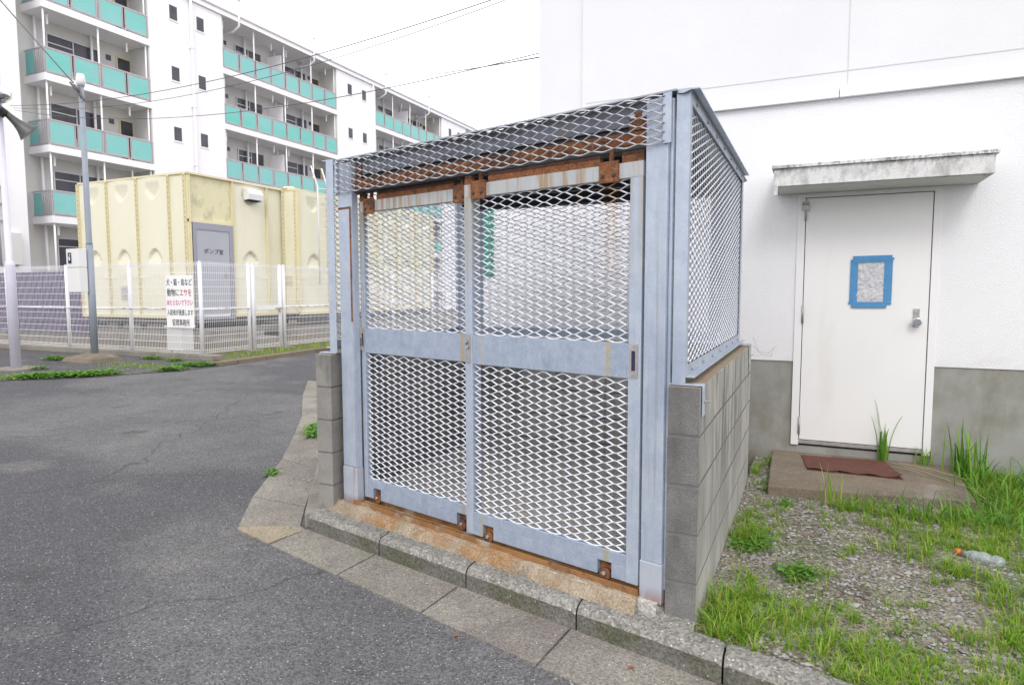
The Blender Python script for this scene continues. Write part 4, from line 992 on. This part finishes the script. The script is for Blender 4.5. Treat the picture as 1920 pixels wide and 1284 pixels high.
# broadleaf weeds: rosettes of small leaves
def weed(name, pts, leaf, label, n_leaf=7, cat='weed', kind=None, spread=.03, group=None):
    V = []; Fc = []; T = []
    for (x, y, z, s) in pts:
        for k in range(n_leaf):
            a = rng.uniform(0, 2*math.pi); r = abs(rng.normal(0, spread))*s; h = rng.uniform(.2, 1)*spread*1.1*s
            c = np.array((x+math.cos(a)*r, y+math.sin(a)*r, z+h)); l = leaf*rng.uniform(.6, 1.3)*s
            d = np.array((math.cos(a), math.sin(a), rng.uniform(-.25, .5))); p = np.array((-math.sin(a), math.cos(a), rng.uniform(-.3, .3)))
            i0 = len(V); V += [c, c+d*l*.5+p*l*.32, c+d*l+np.array((0,0,-.1*l)), c+d*l*.5-p*l*.32]; Fc.append((i0, i0+1, i0+2, i0+3)); T.append(rng.beta(2, 2.5))
    me = bpy.data.meshes.new(name); o_ = np.array(pts[0][:3]); me.from_pydata((np.array(V)-o_).tolist(), [], Fc); me.materials.append(MT['leaf'])
    at_ = me.attributes.new('tint', 'FLOAT', 'FACE'); at_.data.foreach_set('value', T)
    o = bpy.data.objects.new(name, me); COL.objects.link(o); o.location = o_
    return tag(o, label, cat, group or (None if kind else 'leafy weeds'), kind)
def patch(x0, y0, x1, y1, n_, wd, z=.05, s=1):
    return [(lerp(x0, x1, t)+rng.normal(0, wd), lerp(y0, y1, t)+rng.normal(0, wd), z, s*rng.uniform(.6, 1.2)) for t in rng.random(n_)]
weed('ground_cover', patch(-12.0, 6.45, -11.1, 7.40, 620, .10, .04), .055, None, 7, None, 'stuff', .06)
weed('weed', patch(-10.72, 8.05, -10.55, 8.35, 90, .07, .05), .05, 'leafy green weed at the road edge just left of the kerb corner', 7, spread=.05)
weed('weed', patch(-10.95, 8.6, -10.5, 9.1, 200, .09, .06), .05, 'spreading green weed patch below the corner post of the mesh fence', 7, spread=.05)
weed('weed', patch(-14.6, 8.45, -14.4, 8.55, 80, .08, .05), .06, 'low green weed between the lilac pole and the grey pole footing', 7, spread=.06)
weed('weed', patch(-13.0, 7.3, -12.95, 7.35, 30, .05, .05), .05, 'tiny green weed at the foot of the lilac pole', 6, spread=.05)
weed('weed', patch(-12.9, 9.35, -12.6, 9.45, 60, .05, .05), .05, 'small green weed by the fence kerb right of the grey pole footing', 6, spread=.05)
weed('weed', patch(-12.0, 9.3, -11.9, 9.35, 40, .05, .05), .05, 'small green weed by the fence kerb below the warning sign', 6, spread=.05)
weed('weed', patch(-4.45, 5.0, -4.80, 5.45, 190, .045, .045), .034, 'bright green leafy weed at the gutter edge left of the block wall end', 7, spread=.035)
weed('weed', patch(-3.82, 3.78, -3.95, 3.98, 26, .02, .04), .028, 'tiny green weed sprouting at the outer edge of the gutter slabs', 6, spread=.02)
weed('weed', patch(-.28, 3.55, -.22, 3.75, 70, .04, .115), .026, 'leafy green weed on the gravel near the block wall', 7, spread=.03)
weed('weed', patch(-.05, 3.32, .03, 3.4, 60, .035, .115), .024, 'dark green feathery weed near the middle of the gravel', 7, spread=.03)
weed('weed', patch(-.14, 4.45, -.1, 4.50, 22, .03, .11), .022, 'tiny weed on the gravel in front of the left corner of the step', 6, spread=.02)
pts = [(rng.uniform(-11.70, -10.95), rng.uniform(9.95, 30), .07, rng.uniform(.6, 1.2)) for _ in range(3800)]
pts += [(rng.uniform(-25, -11.9), rng.normal(9.95, .08), .10, rng.uniform(.4, 1.1)) for _ in range(700)]
pts += [(lerp(-16, -12.1, t)+rng.normal(0, .1), lerp(4.5, 6.35, t)+rng.normal(0, .10), .04, .7) for t in rng.random(900)]
pts += [(rng.uniform(-12.6, -11.0), rng.normal(8.35, .15), .045, .6) for _ in range(260)]
blades('verge_grass', pts, .06, .20, .012, 'grass', .9)
# gravel: loose stones
b = MB()
def stone(b, x, y, z, r):
    a = rng.uniform(0, math.pi); q = np.array([[1,0,0],[-1,0,0],[0,1,0],[0,-1,0],[0,0,1],[0,0,-1]])*rng.uniform(.6, 1.2, (6, 1))*r*np.array([1,.8,.55])
    R_ = np.array([[math.cos(a), -math.sin(a), 0], [math.sin(a), math.cos(a), 0], [0,0,1]]); q = q@R_.T+np.array([x, y, z])
    b.add(q, [(0,2,4),(2,1,4),(1,3,4),(3,0,4),(2,0,5),(1,2,5),(3,1,5),(0,3,5)])
cnt = 0
while cnt < 15000:
    x = rng.uniform(-.385, 2.0); y = rng.uniform(KB(x)+.01, 5.66)
    if -.26 < x < .98 and y > 4.60+.14*x: continue
    if rng.random() < .35+.65*vnoise(x, y, 4, 9) :
        b.cur = int(rng.integers(0, 3)); stone(b, x, y, lotz(x, y)+.002, rng.gamma(3, .0022)+.002); cnt += 1
for i in range(500):
    t = rng.random(); x = lerp(-2.95, -4.6, t)+rng.normal(0, .10); y = lerp(3.5, 5.9, t)+rng.normal(0, .05)
    b.cur = int(rng.integers(0, 3)); stone(b, x+.35, y, .118, rng.gamma(3, .003)+.003)
for i in range(160):
    x = rng.uniform(-2.9, .8); b.cur = int(rng.integers(0, 3)); stone(b, x, KF(x)-abs(rng.normal(0, .09))-.01, .044, rng.gamma(2, .0016)+.0015)
MT['st1'] = mat('stone_grey', (.22,.22,.235), (.33,.33,.34), 90, .85); MT['st2'] = mat('stone_pale', (.42,.41,.39), (.30,.28,.25), 60, .85); MT['st3'] = mat('stone_brown', (.25,.20,.155), (.20,.19,.17), 60, .85)
for i in range(900):
    t = rng.random(); x = lerp(-3.35, -4.9, t)+rng.normal(0, .13)*(1-.4*t); y = lerp(3.75, 5.7, t)+rng.normal(0, .12)
    b.cur = int(rng.integers(0, 3)); stone(b, x+.02, y, .043, rng.gamma(2.4, .0024)*(1 if vnoise(x, y, 5, 11) > .45 else .4)+.0015)
for i in range(500):
    x = rng.uniform(-3.4, .6); b.cur = int(rng.integers(0, 3)); stone(b, x, GO(x)-abs(rng.normal(0, .14)), .031, rng.gamma(2, .0012)+.001)
b.build('gravel', ['st1', 'st2', 'st3'], kind='stuff')
# straw on the ground
b = MB()
for i in range(260):
    x = rng.uniform(-.3, 1.6); y = rng.uniform(KB(x)+.1, 4.3); a = rng.uniform(0, 6.3); l = rng.uniform(.02, .10)
    z = lotz(x, y)+.008; b.tube([(x, y, z), (x+math.cos(a)*l*.5, y+math.sin(a)*l*.5, z+rng.uniform(.002, .012)), (x+math.cos(a+.3)*l, y+math.sin(a+.3)*l, z)], .0009, 4, False)
for (p, q) in (((.53,5.6,.195),(.98,5.05,.190)), ((.56,5.45,.195),(.76,5.28,.185)), ((.98,5.05,.19),(1.08,4.6,.13)), ((.62,5.55,.2),(1.0,5.3,.185))):
    b.tube([p, Vector(p).lerp(Vector(q), .5)+Vector((0,0,.012)), q], .0022, 5, False)
b.build('dead_straw', 'straw', kind='stuff')

# ================================================================== small litter
bo = empty('plastic_bottle', (.80, 3.90, .14), 'crushed clear plastic bottle with an orange cap lying in the grass', 'bottle')
def bt(b):
    n = 20; R = [.012,.014,.030,.033,.028,.033,.033,.027,.033,.032,.020]
    p0, p1 = Vector((.735,3.925,.138)), Vector((.900,3.865,.128))
    b.tube([p0.lerp(p1, i/10)+Vector((0,0,.004*math.sin(i*1.7))) for i in range(11)], R, n)
part('body', 'bottle', bo, bt)
part('cap', 'orange', bo, lambda b: b.tube([(.704,3.936,.142),(.728,3.928,.141)], .014, 14))
for (x, y, z, lb) in ((-.60,2.36,.046,'small orange-red leaf scrap on the gutter below the right end of the gate'), (-1.33,2.30,.036,'small red leaf scrap on the asphalt beside the gutter'), (-.34,2.18,.046,'small orange leaf scrap near the bottom edge beside the kerb')):
    b = MB(); b.add([(x,y,z),(x+.012,y+.004,z+.004),(x+.022,y+.014,z+.001),(x+.010,y+.018,z+.005),(x-.004,y+.012,z+.002)], [(0,1,2,3,4)])
    b.add([(x,y,z-.0015),(x+.012,y+.004,z+.0025),(x+.022,y+.014,z-.0005),(x+.010,y+.018,z+.0035),(x-.004,y+.012,z+.0005)], [(4,3,2,1,0)])
    b.build('leaf_scrap', 'leaf_bit', None, lb, at=(x, y, z), cat='leaf', group='leaf scraps')
b = MB(); b.tube([(-.37,4.79,1.16),(-.33,4.80,1.06),(-.27,4.80,1.05),(-.22,4.80,1.10)], .0015, 5); b.tube([(-.37,4.79,1.10),(-.31,4.80,1.04),(-.25,4.80,1.03),(-.235,4.80,1.09)], .0015, 5)
b.build('loose_wire', 'steel', None, 'thin loose wire curling from the rear bracket of the block wall', at=(-.37, 4.79, 1.1), cat='wire')
